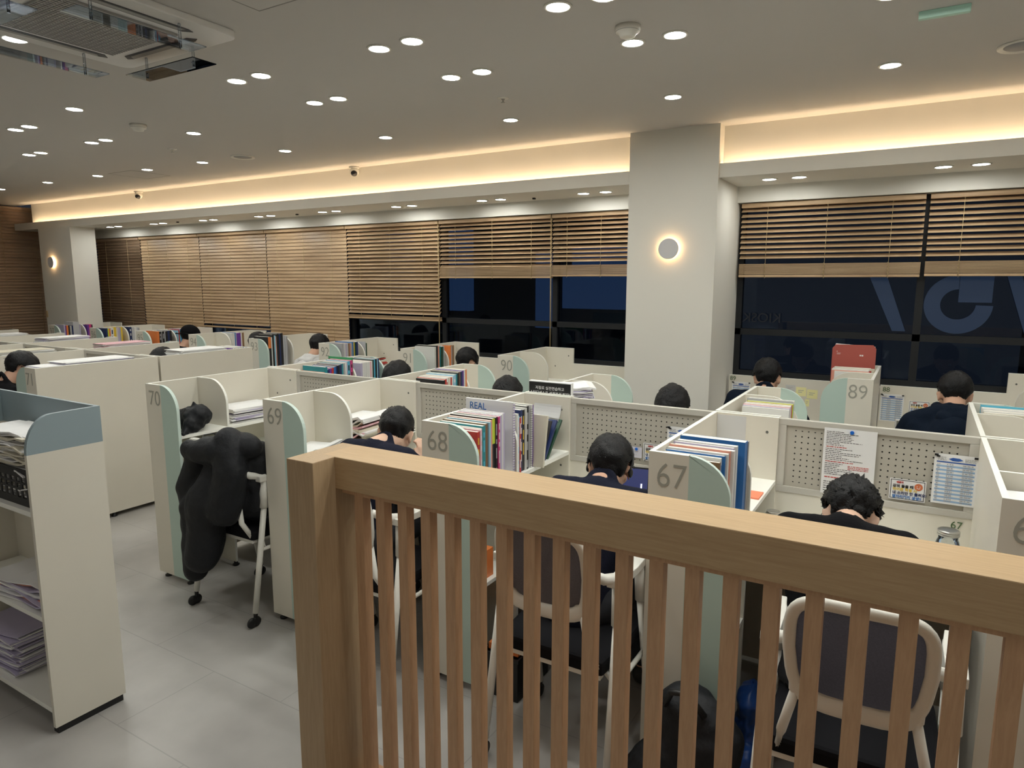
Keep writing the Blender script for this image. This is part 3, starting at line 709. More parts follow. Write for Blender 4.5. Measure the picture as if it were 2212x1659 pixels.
def person(label, hx, hy, hz, face=1, pitch=35, yaw=0, roll=0, shirt='black', hair='short', cap=False, hood=False, skin=None, sh=.185, fine=.009, seed=1, chairseat=True, lean=.0, collar=False, handup=False, fade=False, neckz=0, c7=None, shz=-.045):
    """seated student; (hx,hy,hz) = head centre. Local +y is where the body faces."""
    t = thing('person', label, 'person', (hx, hy, 0), 0 if face > 0 else math.pi, None)
    skin = skin or SKIN
    H = Vector((0, 0, hz)); HR = Matrix.Rotation(R(-yaw), 3, 'Z') @ Matrix.Rotation(R(-pitch), 3, 'X') @ Matrix.Rotation(R(roll), 3, 'Y')
    def h(x, y, z): return H+HR @ Vector((x, y, z))
    # neck base and torso
    C7 = h(0, -.045, -.13)*.65+(Vector((0, -.155-lean*.3, hz-.185+neckz)))*.35
    if c7: C7 = Vector((0, c7[0], c7[1]))
    pel = Vector((0, min(-.30-lean, -.28), .57)); chest = C7.lerp(pel, .30)+Vector((0, .0, 0)); belly = C7.lerp(pel, .68)
    bm = bmesh.new()
    # head
    ball(bm, h(0, -.012, .028), (.074, .094, .088), seg=20, rot=HR)
    ball(bm, h(0, .030, -.045), (.056, .062, .070), seg=16, rot=HR)
    ball(bm, h(0, .075, -.088), (.026, .020, .020), seg=12, rot=HR)                 # chin
    capsule(bm, h(0, .086, .006), h(0, .104, -.030), .009, .013)                   # nose
    for s in (-1, 1):
        ball(bm, h(s*.052, .052, -.026), (.022, .024, .026), seg=12, rot=HR)           # cheek
        capsule(bm, h(s*.018, .083, .022), h(s*.052, .068, .020), .009, .008)          # brow
        ball(bm, h(s*.079, -.004, -.012), (.010, .020, .034), seg=12, rot=HR @ Matrix.Rotation(R(s*22), 3, 'Z'))
        ball(bm, h(s*.087, -.012, .002), (.007, .014, .020), seg=10, rot=HR @ Matrix.Rotation(R(s*35), 3, 'Z'))
        ball(bm, h(s*.079, .002, -.038), (.008, .010, .011), seg=10, rot=HR)
    chain(bm, [h(0, -.022, -.045), C7], [.056, .054], 16)
    chain(bm, [C7+Vector((0, 0, -.02)), chest, belly, pel], [.052, .112, .110, .123], 16)
    S_, E_, W_ = [], [], []
    for s in (-1, 1):
        sh_ = C7+Vector((s*sh, .01, shz)); el = Vector((s*(sh+.075), -.02+ (.04 if s > 0 else 0), .775)); wr = Vector((s*.10, .19, .765))
        if handup and s > 0: el = Vector((.23, .02, .775)); wr = Vector((.115, .10, .855))
        S_.append(sh_); E_.append(el); W_.append(wr)
        chain(bm, [C7+Vector((s*.05, -.005, -.052)), sh_], [.046, .046], 12)
        chain(bm, [sh_, el, wr], [.048, .038, .026], 12)
        # hand: palm, four fingers of unequal length, thumb from the side
        d = Vector((-s*.35, .85, -.12)).normalized() if not (handup and s > 0) else Vector((-.30, .10, .9)).normalized()
        side_ = d.cross(Vector((0, 0, 1))).normalized()*s if not (handup and s > 0) else Vector((.3, .9, 0)).normalized()
        up_ = side_.cross(d).normalized()
        if up_.z < 0 and not (handup and s > 0): up_ = -up_
        pc = wr+d*.05
        for q in (-.024, -.008, .008, .024): capsule(bm, wr+side_*q*.6, wr+d*.085+side_*q, .013, .011, 8)
        for q, L in zip((-.027, -.009, .009, .027), (.055, .068, .074, .066)):
            b0 = wr+d*.085+side_*q; b1 = b0+(d*.9-up_*.35)*L*.5; b2 = b1+(d*.35-up_*.9)*L*.5
            chain(bm, [b0, b1, b2], [.0088, .0082, .007], 8)
        b0 = wr+d*.025+side_*(-.024); b1 = b0-side_*.024+d*.02; chain(bm, [b0, b1, b1+d*.032-up_*.006], [.012, .010, .0085], 8)
        hip = pel+Vector((s*.085, .02, -.02)); kn = hip+Vector((s*.03, .40, .0)); an = Vector((kn.x+s*.01, kn.y+.02, .10))
        chain(bm, [hip, kn, an, an+Vector((0, .10, -.045))], [.085, .058, .04, .034], 12)
    body = blob('body', bm, skin, t, fine if not handup else min(fine, .0065), 3)
    # eyes and mouth
    for s in (-1, 1):
        bm = bmesh.new(); ball(bm, h(s*.032, .076, .004), .0125, seg=12); e = obj('eye', bm, EYEW, t)
        bm = bmesh.new(); ball(bm, h(s*.032, .0855, .003), (.0055, .0045, .0055), seg=10, rot=HR); obj('iris', bm, IRIS, e)
    bm = bmesh.new(); chain(bm, [h(-.022, .088, -.060), h(0, .095, -.059), h(.022, .088, -.060)], [.003, .006, .003], 8); obj('mouth', bm, LIP, t)
    # shirt
    bm = bmesh.new(); g = .014
    low = C7+Vector((0, -.004, -.028))
    chain(bm, [low, chest, belly, pel+Vector((0, 0, -.03))], [.066+g, .125+g, .128+g, .13+g], 18)
    for k in range(2):
        s = (-1, 1)[k]
        chain(bm, [C7+Vector((s*.06, -.008, -.036)), S_[k]], [.054+g, .050+g], 14)
        chain(bm, [S_[k], E_[k], E_[k].lerp(W_[k], .85 if shirt != 'black' or hood else .15)], [.052+g, .046+g, .036+g if shirt != 'black' else .040+g], 14)
        chain(bm, [S_[k]+Vector((-s*.03, -.02, -.02)), chest+Vector((s*.05, -.02, -.05))], [.06+g, .09+g], 12)
        chain(bm, [S_[k]+Vector((-s*.04, -.01, -.03)), belly+Vector((s*.04, 0, 0))], [.055+g, .09+g], 12)
    if collar:
        r0 = h(0, -.030, -.078)*.55+C7*.45
        ax = (h(0, -.02, -.05)-C7).normalized(); u = Vector((1, 0, 0)); v = ax.cross(u).normalized()
        pts = [r0+u*.067*math.cos(a)+v*.067*math.sin(a)-ax*.018*(math.cos(a*2)) for a in [2*math.pi*i/16 for i in range(17)]]
        for a, b in zip(pts, pts[1:]): capsule(bm, a, b, .015, .015, 8)
    shb = blob('shirt' if not hood else 'hoodie', bm, CLOTH[shirt], t, fine+.001, 4, disp=.006, dscale=9, seed=seed)
    if hood:
        bm = bmesh.new(); r0 = C7.lerp(h(0, -.03, -.09), .45)+Vector((0, -.01, .0))
        for i in range(9):
            a = R(180+ -20 + i*220/8); p = r0+Vector((.088*math.cos(a), .075*math.sin(a)+.01, .004*math.sin(a*3)))
            ball(bm, p, (.034, .034, .030), seg=12)
        capsule(bm, r0+Vector((-.05, -.085, -.04)), r0+Vector((.05, -.085, -.04)), .045, .045)
        ball(bm, r0+Vector((0, -.10, -.085)), (.07, .035, .055), seg=14)
        blob('hood', bm, CLOTH[shirt], t, fine+.001, 3, disp=.008, dscale=16, seed=seed)
    bm = bmesh.new()
    for s in (-1, 1):
        hip = pel+Vector((s*.085, .02, -.02)); kn = hip+Vector((s*.03, .40, .0)); an = Vector((kn.x+s*.01, kn.y+.02, .13))
        chain(bm, [hip, kn, an], [.098, .070, .056], 14)
    ball(bm, pel+Vector((0, -.01, -.03)), (.155, .12, .10), seg=16)
    blob('trousers', bm, JEANS, t, .014, 3)
    for s in (-1, 1):
        hip = pel+Vector((s*.085, .02, -.02)); kn = hip+Vector((s*.03, .40, 0)); an = Vector((kn.x+s*.01, kn.y+.02, .10))
        bm = bmesh.new(); chain(bm, [an+Vector((0, -.02, -.055)), an+Vector((0, .14, -.062))], [.044, .036], 12); blob('shoe', bm, mat('shoe_black', (.03, .03, .03), .6), t, .012, 2)
    # hair
    if cap: hairlen = .9
    bm = bmesh.new(); nu, nv = 72, 44; rows = []
    rnd = random.Random(seed); sx, sy, sz = (.080, .100, .095)
    cx0 = (0, -.016, .034); thick = {'short': -.001, 'full': .004, 'curly': .004}[hair]
    for j in range(nv+1):
        th = math.pi*j/nv; rr = []
        for i in range(nu):
            a = 2*math.pi*i/nu; d = Vector((math.sin(th)*math.cos(a), math.sin(th)*math.sin(a), math.cos(th)))
            k = 1+ (thick+ .007*noise.noise(d*3+Vector((seed, 0, 0)))+(.013 if hair == 'curly' else .003)*noise.noise(d*(24 if hair == 'curly' else 14)+Vector((seed, 0, 0))))/.09
            tap = 1.0
            if d.z < -.15: tap = 1-.24*min(1, (-.15-d.z)/.6)*(1 if fade else .45 if hair == 'full' else .75)     # the nape hugs the neck
            rr.append(bm.verts.new(h(cx0[0]+d.x*sx*k*tap, cx0[1]+d.y*sy*k*tap, cx0[2]+d.z*sz*k)))
        rows.append(rr)
    for j in range(nv):
        for i in range(nu):
            a = 2*math.pi*(i+.5)/nu; th = math.pi*(j+.5)/nv; d = Vector((math.sin(th)*math.cos(a), math.sin(th)*math.sin(a), math.cos(th)))
            fr = d.y       # 1 front, -1 back
            lim = (-.93 if hair == 'full' else -.80) if fr < -.35 else (-.42 if fr < .1 else (-.30 if fr < .22 else .28))
            if abs(d.x) > .70 and fr > -.45: lim = -.12 if hair == 'full' else .02
            if fade and fr < -.35: lim = -.70
            if d.z > lim+.06*noise.noise(d*9+Vector((seed, 2, 0))):
                f = bm.faces.new((rows[j][i], rows[j][(i+1) % nu], rows[j+1][(i+1) % nu], rows[j+1][i])); f.smooth = True
    bmesh.ops.delete(bm, geom=[v for v in bm.verts if not v.link_faces], context='VERTS')
    bmesh.ops.solidify(bm, geom=bm.faces[:], thickness=.012)
    # loose locks that break the outline
    for q in range(260 if fine < .012 else 70):
        z = rnd.uniform(-.25, 1); a = rnd.uniform(0, 2*math.pi); rr = math.sqrt(max(0, 1-z*z)); d = Vector((rr*math.cos(a), rr*math.sin(a), z))
        if d.y > .5 and z < .3: continue
        k = 1.0+thick/.09
        p0 = Vector((cx0[0]+d.x*sx*k, cx0[1]+d.y*sy*k, cx0[2]+d.z*sz*k)); tg = Vector((d.x, d.y, -.8)).normalized() if hair != 'short' else Vector((d.x*.6, .5, .5+d.z)).normalized()
        tg = (tg-d*tg.dot(d)*.6+Vector((rnd.uniform(-.5, .5), rnd.uniform(-.5, .5), rnd.uniform(-.4, .4)))).normalized()
        L = rnd.uniform(.012, .028); P = [p0-tg*L*.3, p0+tg*L*.5+d*.005, p0+tg*L+d*.003]
        tube(bm, [h(*p) for p in P], [.0022, .0020, .0003], 4)
    obj('hair', bm, HAIRM, t, recalc=True)
    if cap:
        bm = bmesh.new(); rows = []
        for j in range(13):
            th = math.pi/2*j/12*1.12; rows.append([bm.verts.new(h(.094*math.sin(th)*math.cos(a), -.016+.115*math.sin(th)*math.sin(a), .045+.098*math.cos(th))) for a in [2*math.pi*i/32 for i in range(32)]])
        for a, b in zip(rows, rows[1:]):
            for i in range(32): f = bm.faces.new((a[i], a[(i+1) % 32], b[(i+1) % 32], b[i])); f.smooth = True
        bmesh.ops.remove_doubles(bm, verts=bm.verts[:], dist=.0005)
        bmesh.ops.solidify(bm, geom=bm.faces[:], thickness=.004)
        cp = obj('cap', bm, CLOTH['black'], t)
        bm = bmesh.new(); A = [(-.075, -.085), (-.06, -.16), (0, -.19), (.06, -.16), (.075, -.085)]
        prism(bm, A, 'z', 0, .005)
        for v in bm.verts: v.co = h(v.co.x, v.co.y, .022+v.co.z-(v.co.x**2)*3+ (v.co.y+.085)*.30)
        obj('brim', bm, CLOTH['black'], cp)
    return t
person('person in a black T-shirt bent deep over the desk of carrel 67, bare nape showing', -.165, 2.62, .965, 1, 58, 0, 0, 'black', 'curly', skin=SKIN2, sh=.165, seed=3, lean=.05, c7=(-.205, .995))
person('person in a navy collared top at carrel 68, head down, seen from behind', -1.088, 2.62, 1.015, 1, 32, -20, 0, 'navy', 'full', seed=4, collar=True, c7=(-.125, .965))
person('person with short cropped hair and navy top at carrel 69, one hand raised', -2.305, 2.66, 1.015, 1, 30, -32, 8, 'navy', 'short', seed=5, collar=True, handup=True, fade=True, skin=SKIN2, c7=(-.155, .975))
person('person whose dark round head shows above the board in front of the pier', -1.165, 3.70, 1.085, -1, 48, 0, 0, 'black', 'full', seed=6, fine=.011)
person('person whose dark hair shows behind the books of carrel 69, left of number 91', -3.17, 3.70, 1.095, -1, 45, 0, 0, 'black', 'full', seed=7, fine=.012)
person('person of whom only a strip of dark hair shows left of the black sign', -2.262, 3.72, 1.05, -1, 50, 0, 0, 'black', 'full', seed=8, fine=.012)
person('person of whom only a dark crown shows above the far left block', -5.92, 3.66, 1.055, -1, 45, 0, 0, 'black', 'full', seed=9, fine=.014)
person('person with black hair at window carrel 91, between numbers 91 and 90', -3.425, 4.92, 1.075, 1, 35, 0, 0, 'black', 'full', seed=10, fine=.012)
person('person in a white hooded top at window carrel 93', -5.26, 4.93, 1.125, 1, 25, 0, 0, 'white', 'short', seed=11, fine=.012, hood=True, c7=(-.11, 1.03), shz=-.08)
person('person in black half hidden behind number panel 93', -6.20, 4.93, 1.10, 1, 30, 0, 0, 'black', 'full', seed=12, fine=.012)
person('person wearing a backwards black cap at window carrel 95', -7.40, 4.93, 1.135, 1, 22, 0, 0, 'black', 'short', seed=13, fine=.012, cap=True)
person('person with dark round hair at window carrel 89 right of the pier', -.90, 4.97, 1.125, 1, 28, -8, 0, 'dark blue', 'full', seed=14, fine=.011, collar=True, c7=(-.11, 1.03))
person('person in a dark blue hooded top at carrel 88 by the right window', .197, 4.72, 1.14, 1, 25, -4, 0, 'dark blue', 'short', seed=15, fine=.010, hood=True, fade=True, sh=.20, c7=(-.10, 1.07), shz=-.10)
person('person with black hair and dark top at the left edge beside number 71', -5.90, 2.50, 1.12, 1, 40, 0, 0, 'black', 'full', seed=16, fine=.010, collar=True)

# ------------------------------------------------------------------ books and papers
C_ = {'white': (.72, .72, .70), 'cream': (.66, .62, .50), 'red': (.50, .045, .035), 'orange': (.75, .22, .06), 'teal': (.03, .26, .30), 'cyan': (.10, .45, .62), 'brown': (.24, .14, .07),
      'light blue': (.32, .56, .72), 'salmon': (.72, .32, .24), 'black': (.018, .018, .02), 'lime': (.55, .68, .05), 'magenta': (.62, .06, .22), 'pink': (.76, .45, .50), 'navy': (.02, .035, .12),
      'blue': (.03, .16, .45), 'purple': (.16, .05, .34), 'lilac': (.48, .44, .60), 'yellow': (.74, .52, .05), 'grey': (.38, .38, .40), 'dark green': (.02, .07, .04), 'green': (.05, .28, .12), 'silver': (.5, .51, .54)}
def cm(n): return mat('cover_'+n.replace(' ', '_'), C_[n], .4)
def book(parent_pos, t, dep, h, col, label, mx=1, group=None, lean=0., deco=None, spiral=False, cap=None):
    """upright book: spine at local x = 0 facing mx, leaves run back to -dep*mx, thickness along +y"""
    o = thing('book', label, 'book', parent_pos, 0, group)
    o.rotation_euler = (R(lean), 0, 0)
    def bb(bm, a, b, c, d, e, f, mi=0): q = sorted((mx*a, mx*b)); box(bm, q[0], q[1], c, d, e, f, mi)
    bm = bmesh.new(); k = .0012
    bb(bm, -dep, 0, 0, k, 0, h); bb(bm, -dep, 0, t-k, t, 0, h); bb(bm, -.0015, 0, k, t-k, 0, h)
    ms = [cm(col)]
    if cap: ms.append(cm(cap)); bb(bm, -.0006, .0006, -.0002, t+.0002, h*.62, h-.001, 1)
    elif deco:
        ms.append(cm(deco)); rnd = random.Random(int(parent_pos[1]*9999))
        z = h*.90
        while z > h*.12:
            l = rnd.uniform(.02, .06)
            if t > .009: bb(bm, -.0004, .0006, t*.28, t*.72, z-l, z, 1)
            z -= l+rnd.uniform(.012, .05)
    obj('cover', bm, ms, o)
    bm = bmesh.new(); bb(bm, -dep+.003, -.0016, k+.0001, t-k-.0001, .002, h-.0004); obj('pages', bm, PAGES, o)
    if spiral:
        bm = bmesh.new(); zz = .012
        while zz < h-.01:
            q = [(mx*(-.002+.006*math.cos(a)), t/2+(t/2+.002)*math.sin(a), zz) for a in [2*math.pi*i/8 for i in range(9)]]; tube(bm, q, .0008, 4, cap=False); zz += .011
        obj('spiral_binding', bm, BLACKP, o)
    return o
def shelf_of_books(seat, x0, mx, yf, dy, off, items, z=.9125, dep=.225, xs=.268, where='', tdefault=.018):
    """items: (colour, thickness, height, options); from the number panel inwards"""
    y = off
    for i, it in enumerate(items):
        col, t, h = it[:3]; op = dict(it[3]) if len(it) > 3 else {}
        d = op.pop('dep', dep); x = op.pop('xs', xs)+random.uniform(-.006, .004)
        py = yf+dy*y if dy > 0 else yf-y-t
        lab = '%s book, %s from the %s of carrel %s' % (col, ORD[i], where or 'number panel', seat)
        if not seat[0].isdigit(): lab = '%s book, %s %s' % (col, ORD[i], seat)
        book((x0+mx*x, py, z), t, d, h, col, lab, mx, 'books on the carrel shelves', **op)
        y += t+.0012
def paper_stack(x, y, z, w, d, n, label, rz=0., th=.004, cols=('white',), wave=.0):
    t = thing('paper_stack', label, 'paper stack', (x, y, z), rz); rnd = random.Random(int(abs(x*1000)+n)); zz = 0
    bm = bmesh.new(); ms = [PAPER if c == 'white' else cm(c) for c in cols]
    for i in range(n):
        dx, dy_, a = rnd.uniform(-.012, .012), rnd.uniform(-.012, .012), R(rnd.uniform(-5, 5)); tt = th*rnd.uniform(.7, 1.5)
        vs = []
        q0 = len(bm.verts); N = 6
        grid = [[[None]*(N+1) for _ in range(2)] for _ in range(2)]
        for s in range(2):
            for e in range(2):
                for k in range(N+1):
                    lx = -w/2+w*k/N; ly = (-d/2, d/2)[e]
                    wz = wave*math.sin(k*1.1+i*.9)*(k/N)
                    X = lx*math.cos(a)-ly*math.sin(a)+dx; Y = lx*math.sin(a)+ly*math.cos(a)+dy_
                    grid[s][e][k] = bm.verts.new((X, Y, zz+s*tt+max(0, wz)*(1 if i else .2)))
        mi = i % len(ms)
        for k in range(N):
            for f in ((grid[1][0][k], grid[1][0][k+1], grid[1][1][k+1], grid[1][1][k]), (grid[0][0][k], grid[0][1][k], grid[0][1][k+1], grid[0][0][k+1]),
                      (grid[0][0][k], grid[0][0][k+1], grid[1][0][k+1], grid[1][0][k]), (grid[0][1][k], grid[1][1][k], grid[1][1][k+1], grid[0][1][k+1])):
                g = bm.faces.new(f); g.material_index = mi
        for k in (0, N):
            g = bm.faces.new((grid[0][0][k], grid[1][0][k], grid[1][1][k], grid[0][1][k])); g.material_index = mi
        zz += tt+.0004
    obj('sheets', bm, ms, t)['kind'] = 'stuff'
    return t
xk = lambda k: X0-k*PX
B = lambda c, t, h, **k: (c, t, h, k)
# 68, front bay (number panel to inner panel) and behind it
shelf_of_books('68', xk(2), 1, YA, 1, .021, [B('red', .018, .262, deco='yellow'), B('pink', .012, .268, deco='white'), B('white', .014, .270, deco='red'), B('teal', .022, .278, deco='cyan'),
    B('brown', .020, .283), B('light blue', .013, .288), B('salmon', .018, .291), B('black', .021, .297, cap='lime'), B('black', .016, .299, deco='grey'), B('magenta', .012, .300, deco='white'),
    B('lilac', .016, .302), B('white', .020, .304), B('lilac', .012, .306)])
t = thing('catalogue', 'tall white book list standing behind the textbooks on carrel 68', 'book', (xk(2)+.012, YA+.308, .9125))
bxo('cover', (0, .262, 0, .012, 0, .345), PAPER, t, .001)
text('title', 'REAL', .046, cm('blue'), t, (.022, -.0008, .297), ext=.0004, sx=.9)
text('subtitle', '2024 전체 커리큘럼 BOOK LIST', .0145, BLACKP, t, (.022, -.0008, .279), ext=.0004, sx=.9)
bm = bmesh.new(); zz = .01
while zz < .34:
    q = [(.262+.004*math.cos(a), .006+.008*math.sin(a), zz) for a in [2*math.pi*i/8 for i in range(9)]]; tube(bm, q, .001, 4, cap=False); zz += .012
obj('spiral_binding', bm, cm('purple'), t)
shelf_of_books('68', xk(2), 1, YA, 1, .345, [B('white', .014, .285), B('light blue', .012, .272, deco='white'), B('red', .014, .262, deco='white'), B('navy', .020, .295, deco='white'), B('black', .018, .292, deco='yellow'),
    B('white', .010, .300), B('black', .022, .305, deco='grey'), B('grey', .014, .300), B('white', .012, .308, spiral=True), B('purple', .012, .304)], where='inner panel')
def leaner(x, y, z, w, h, t_, col, lean, label, yaw=0.):
    o = thing('notebook' if t_ > .006 else 'folder', label, 'notebook' if t_ > .006 else 'folder', (x, y, z)); o.rotation_euler = (R(lean), 0, R(yaw))
    bxo('cover', (0, w, 0, t_, 0, h), cm(col), o, .001)
    bxo('pages', (.004, w-.001, .001, t_-.001, .003, h+.0005), PAGES, o)
leaner(xk(2)+.11, YA+.508, .915, .215, .250, .014, 'cream', -9, 'large beige folder leaning beside the spiral notebook on carrel 68', -3)
leaner(xk(2)+.05, YA+.575, .915, .20, .20, .012, 'pink', -24, 'pink notebook leaning in the row at the right end of shelf 68')
leaner(xk(2)+.05, YA+.60, .915, .21, .215, .012, 'black', -30, 'black notebook leaning right of the pink one on shelf 68')
leaner(xk(2)+.05, YA+.625, .915, .215, .225, .014, 'navy', -36, 'dark navy notebook leaning between black and green ones on shelf 68')
leaner(xk(2)+.05, YA+.655, .915, .215, .235, .012, 'dark green', -42, 'dark green notebook leaning lowest at the right end of shelf 68')
bm = bmesh.new()
pts = [(.0, .17*math.sin(R(a)), .17-.17*math.cos(R(a))) for a in range(0, 100, 10)]
N = 12
vs = [[bm.verts.new((xx, .06*math.sin(R(180*k/N)), .28-.10*(k/N)**2 if k > 5 else .20+.08*(k/5))) for k in range(N+1)] for xx in (0, .2)]
for k in range(N): bm.faces.new((vs[0][k], vs[1][k], vs[1][k+1], vs[0][k+1]))
bmesh.ops.solidify(bm, geom=bm.faces[:], thickness=.002)
o = tag(obj('curled_paper', bm, PAPER), 'curled white sheet against the back panel of shelf 68', 'paper'); o.location = (xk(2)+.09, YA+.80, .935); o.scale = (.8, .6, .8)
# 67
shelf_of_books('67', xk(1), 1, YA, 1, .10, [B('brown', .016, .250, xs=.215), B('white', .014, .262, xs=.222, deco='blue'), B('blue', .010, .268, xs=.225), B('white', .018, .274, xs=.240), B('salmon', .012, .282, xs=.235),
    B('white', .020, .280, xs=.250), B('lilac', .012, .286, xs=.245), B('white', .022, .290, xs=.25)])
o = book((xk(1)+.268, YA+.262, .9125), .040, .245, .297, 'blue', 'wide bright blue file box beside the inner panel of carrel 67', 1, 'books on the carrel shelves'); o['category'] = 'file box'
shelf_of_books('67', xk(1), 1, YA, 1, .304, [B('grey', .010, .293)], where='blue file box')
paper_stack(xk(1)+.17, YA+.42, .9125, .15, .10, 4, 'white printed sheets lying by the curved inner panel on shelf 67', .3)
bm = bmesh.new(); box(bm, 0, .085, 0, .10, 0, .006); t = tag(obj('memo_pad', bm, mat('orange_memo', (.85, .25, .14), .6)), 'orange and white memo pad on the shelf of carrel 67', 'memo pad'); t.location = (xk(1)+.19, YA+.54, .9125)
bm = bmesh.new(); box(bm, 0, .13, 0, .0006, 0, .155); t = tag(obj('taped_sheet', bm, mat('translucent_sleeve', (.60, .60, .60), .3)), 'pale grey blank sheet on the back panel of carrel 67', 'paper'); t.location = (xk(1)+.012, YA+DA-.0192, 1.035)
# 69 and 70 shelves
paper_stack(xk(3)+.165, YA+.19, .9125, .20, .24, 3, 'thin white stack of printed sheets on shelf of carrel 69', .25, wave=.03)
paper_stack(xk(3)+.15, YA+.56, .9125, .225, .29, 11, 'thick messy stack of magazines and papers on shelf of carrel 69', .1, .010, ('white', 'cream', 'pink', 'cream', 'white'), .035)
paper_stack(xk(4)+.15, YA+.56, .9125, .235, .31, 14, 'tall stack of white printed papers on shelf of carrel 70', -.08, .0055, ('white', 'white', 'lilac'), .012)
# far side of 67..70 (students facing us)
def rowb(k, off, items, where, xs=.268, dep=.225):
    shelf_of_books(where, xk(k), 1, YB, -1, off, items, xs=xs, dep=dep)
rowb(1, .40, [B('white', .016, .285, xs=.272), B('grey', .008, .283), B('lime', .016, .272), B('magenta', .014, .268), B('cream', .016, .270), B('white', .020, .268), B('pink', .010, .266), B('lilac', .016, .262), B('white', .016, .258)], 'on the shelf behind carrel 67')
rowb(3, .345, [B('orange', .022, .300), B('white', .012, .300), B('purple', .014, .296), B('navy', .020, .292), B('brown', .012, .290), B('black', .018, .288), B('teal', .018, .280), B('light blue', .026, .278, deco='white'),
    B('white', .022, .270), B('red', .012, .266), B('cream', .018, .268), B('white', .020, .268, deco='red'), B('red', .022, .262), B('black', .016, .258)], 'on the shelf behind carrel 69')
rowb(4, .345, [B('green', .010, .318, dep=.245), B('magenta', .022, .300, deco='black'), B('cyan', .026, .296, deco='black'), B('lilac', .012, .292), B('white', .014, .290), B('grey', .014, .286), B('teal', .016, .284), B('navy', .024, .280), B('black', .014, .276),
    B('navy', .020, .272), B('blue', .018, .268), B('red', .020, .264), B('purple', .016, .262), B('navy', .018, .256), B('teal', .024, .276), B('orange', .012, .240)], 'on the long shelf behind carrel 70')
rowb(4, .06, [B('navy', .012, .285), B('light blue', .016, .284), B('black', .014, .284), B('cyan', .014, .282), B('black', .012, .280), B('white', .018, .272), B('pink', .016, .270), B('white', .018, .270), B('white', .018, .270), B('white', .018, .268),
    B('white', .018, .268), B('lilac', .020, .266)], 'beside the mint panel behind carrel 70')
# black flyer holder and papers behind 68
t = thing('flyer_box', 'black flyer box with white lettering standing behind carrel 68', 'flyer box', (xk(2)+.005, 3.215, .9125))
bxo('box_body', (0, .255, 0, .030, 0, .350), PAPER, t, .001)
bxo('black_front', (.001, .254, -.0008, 0, 0, .345), BLACKP, t)
text('lettering', '저절로 실전연습하고', .0205, PAPER, t, (.128, -.0016, .307), ext=.0003, align='CENTER')
text('lettering', '스터디센스로 성적분석 받자!', .0205, PAPER, t, (.128, -.0016, .280), ext=.0003, align='CENTER')
text('lettering', 'STUDY SENSE', .018, cm('light blue'), t, (.128, -.0016, .254), ext=.0003, align='CENTER') if False else None
paper_stack(xk(2)+.16, 3.44, .9125, .22, .24, 46, 'loose pile of folded white papers behind the black flyer box', .5, .0058, ('white', 'lilac', 'white'), .01)
# window row
def rowc(k, off, items, where='number panel', xs=.262): shelf_of_books(str(90+k), -2.95-k*PC, 1, 4.695, 1, off, items, xs=xs, where=where)
rowc(1, .15, [B('white', .02, .30), B('black', .03, .31), B('salmon', .018, .305), B('teal', .02, .30), B('dark green', .03, .295), B('silver', .012, .300)])
rowc(1, .60, [B('orange', .02, .27), B('grey', .02, .26), B('brown', .02, .27)], 'inner panel', .1)
rowc(2, .04, [B('grey', .018, .292), B('silver', .016, .290), B('white', .016, .288), B('lilac', .014, .286), B('silver', .016, .286), B('brown', .02, .288), B('salmon', .012, .284), B('grey', .018, .284), B('blue', .022, .294), B('yellow', .010, .290), B('dark green', .018, .288), B('navy', .026, .292), B('grey', .012, .28)])
rowc(2, .36, [B('silver', .014, .285), B('dark green', .012, .270)], 'inner panel')
rowc(3, .03, [B('black', .034, .310, cap='orange'), B('white', .012, .305), B('black', .022, .33), B('light blue', .018, .32), B('salmon', .010, .31), B('black', .030, .335), B('navy', .020, .33), B('black', .034, .340), B('silver', .020, .315), B('silver', .018, .31), B('grey', .02, .30)])
rowc(4, .36, [B('white', .040, .285), B('blue', .014, .29), B('white', .012, .28), B('purple', .050, .285), B('white', .016, .28), B('brown', .028, .285)], 'inner panel')
rowc(5, .10, [B('orange', .024, .285), B('black', .024, .28, deco='grey'), B('grey', .014, .28), B('black', .024, .28, deco='grey'), B('silver', .012, .275), B('black', .026, .28), B('navy', .024, .285), B('black', .026, .285)])
rowc(5, .36, [B('light blue', .014, .280), B('red', .012, .29), B('cyan', .016, .285), B('blue', .014, .29), B('purple', .016, .28), B('magenta', .012, .29)], 'inner panel')
rowc(6, .06, [B('navy', .02, .285), B('lime', .014, .28), B('orange', .020, .28), B('white', .034, .29, deco='navy'), B('yellow', .032, .295), B('cream', .016, .28), B('lilac', .024, .29), B('grey', .016, .285), B('yellow', .02, .29)])
rowc(6, .36, [B('navy', .028, .285, deco='white'), B('silver', .03, .28), B('white', .03, .28), B('silver', .02, .275), B('grey', .02, .27)], 'inner panel')
rowc(7, .06, [B('lilac', .016, .295), B('purple', .014, .285), B('orange', .022, .285), B('black', .022, .285), B('grey', .024, .275), B('navy', .014, .28), B('silver', .05, .33), B('silver', .03, .325), B('lilac', .012, .29)])
rowc(7, .36, [B('purple', .022, .28), B('magenta', .036, .285), B('black', .014, .28)], 'inner panel')
paper_stack(-2.95-2*PC+.12, 5.28, .9125, .22, .26, 9, 'red and white magazines lying on the shelf of carrel 92', .2, .008, ('white', 'red', 'cream'), .02)
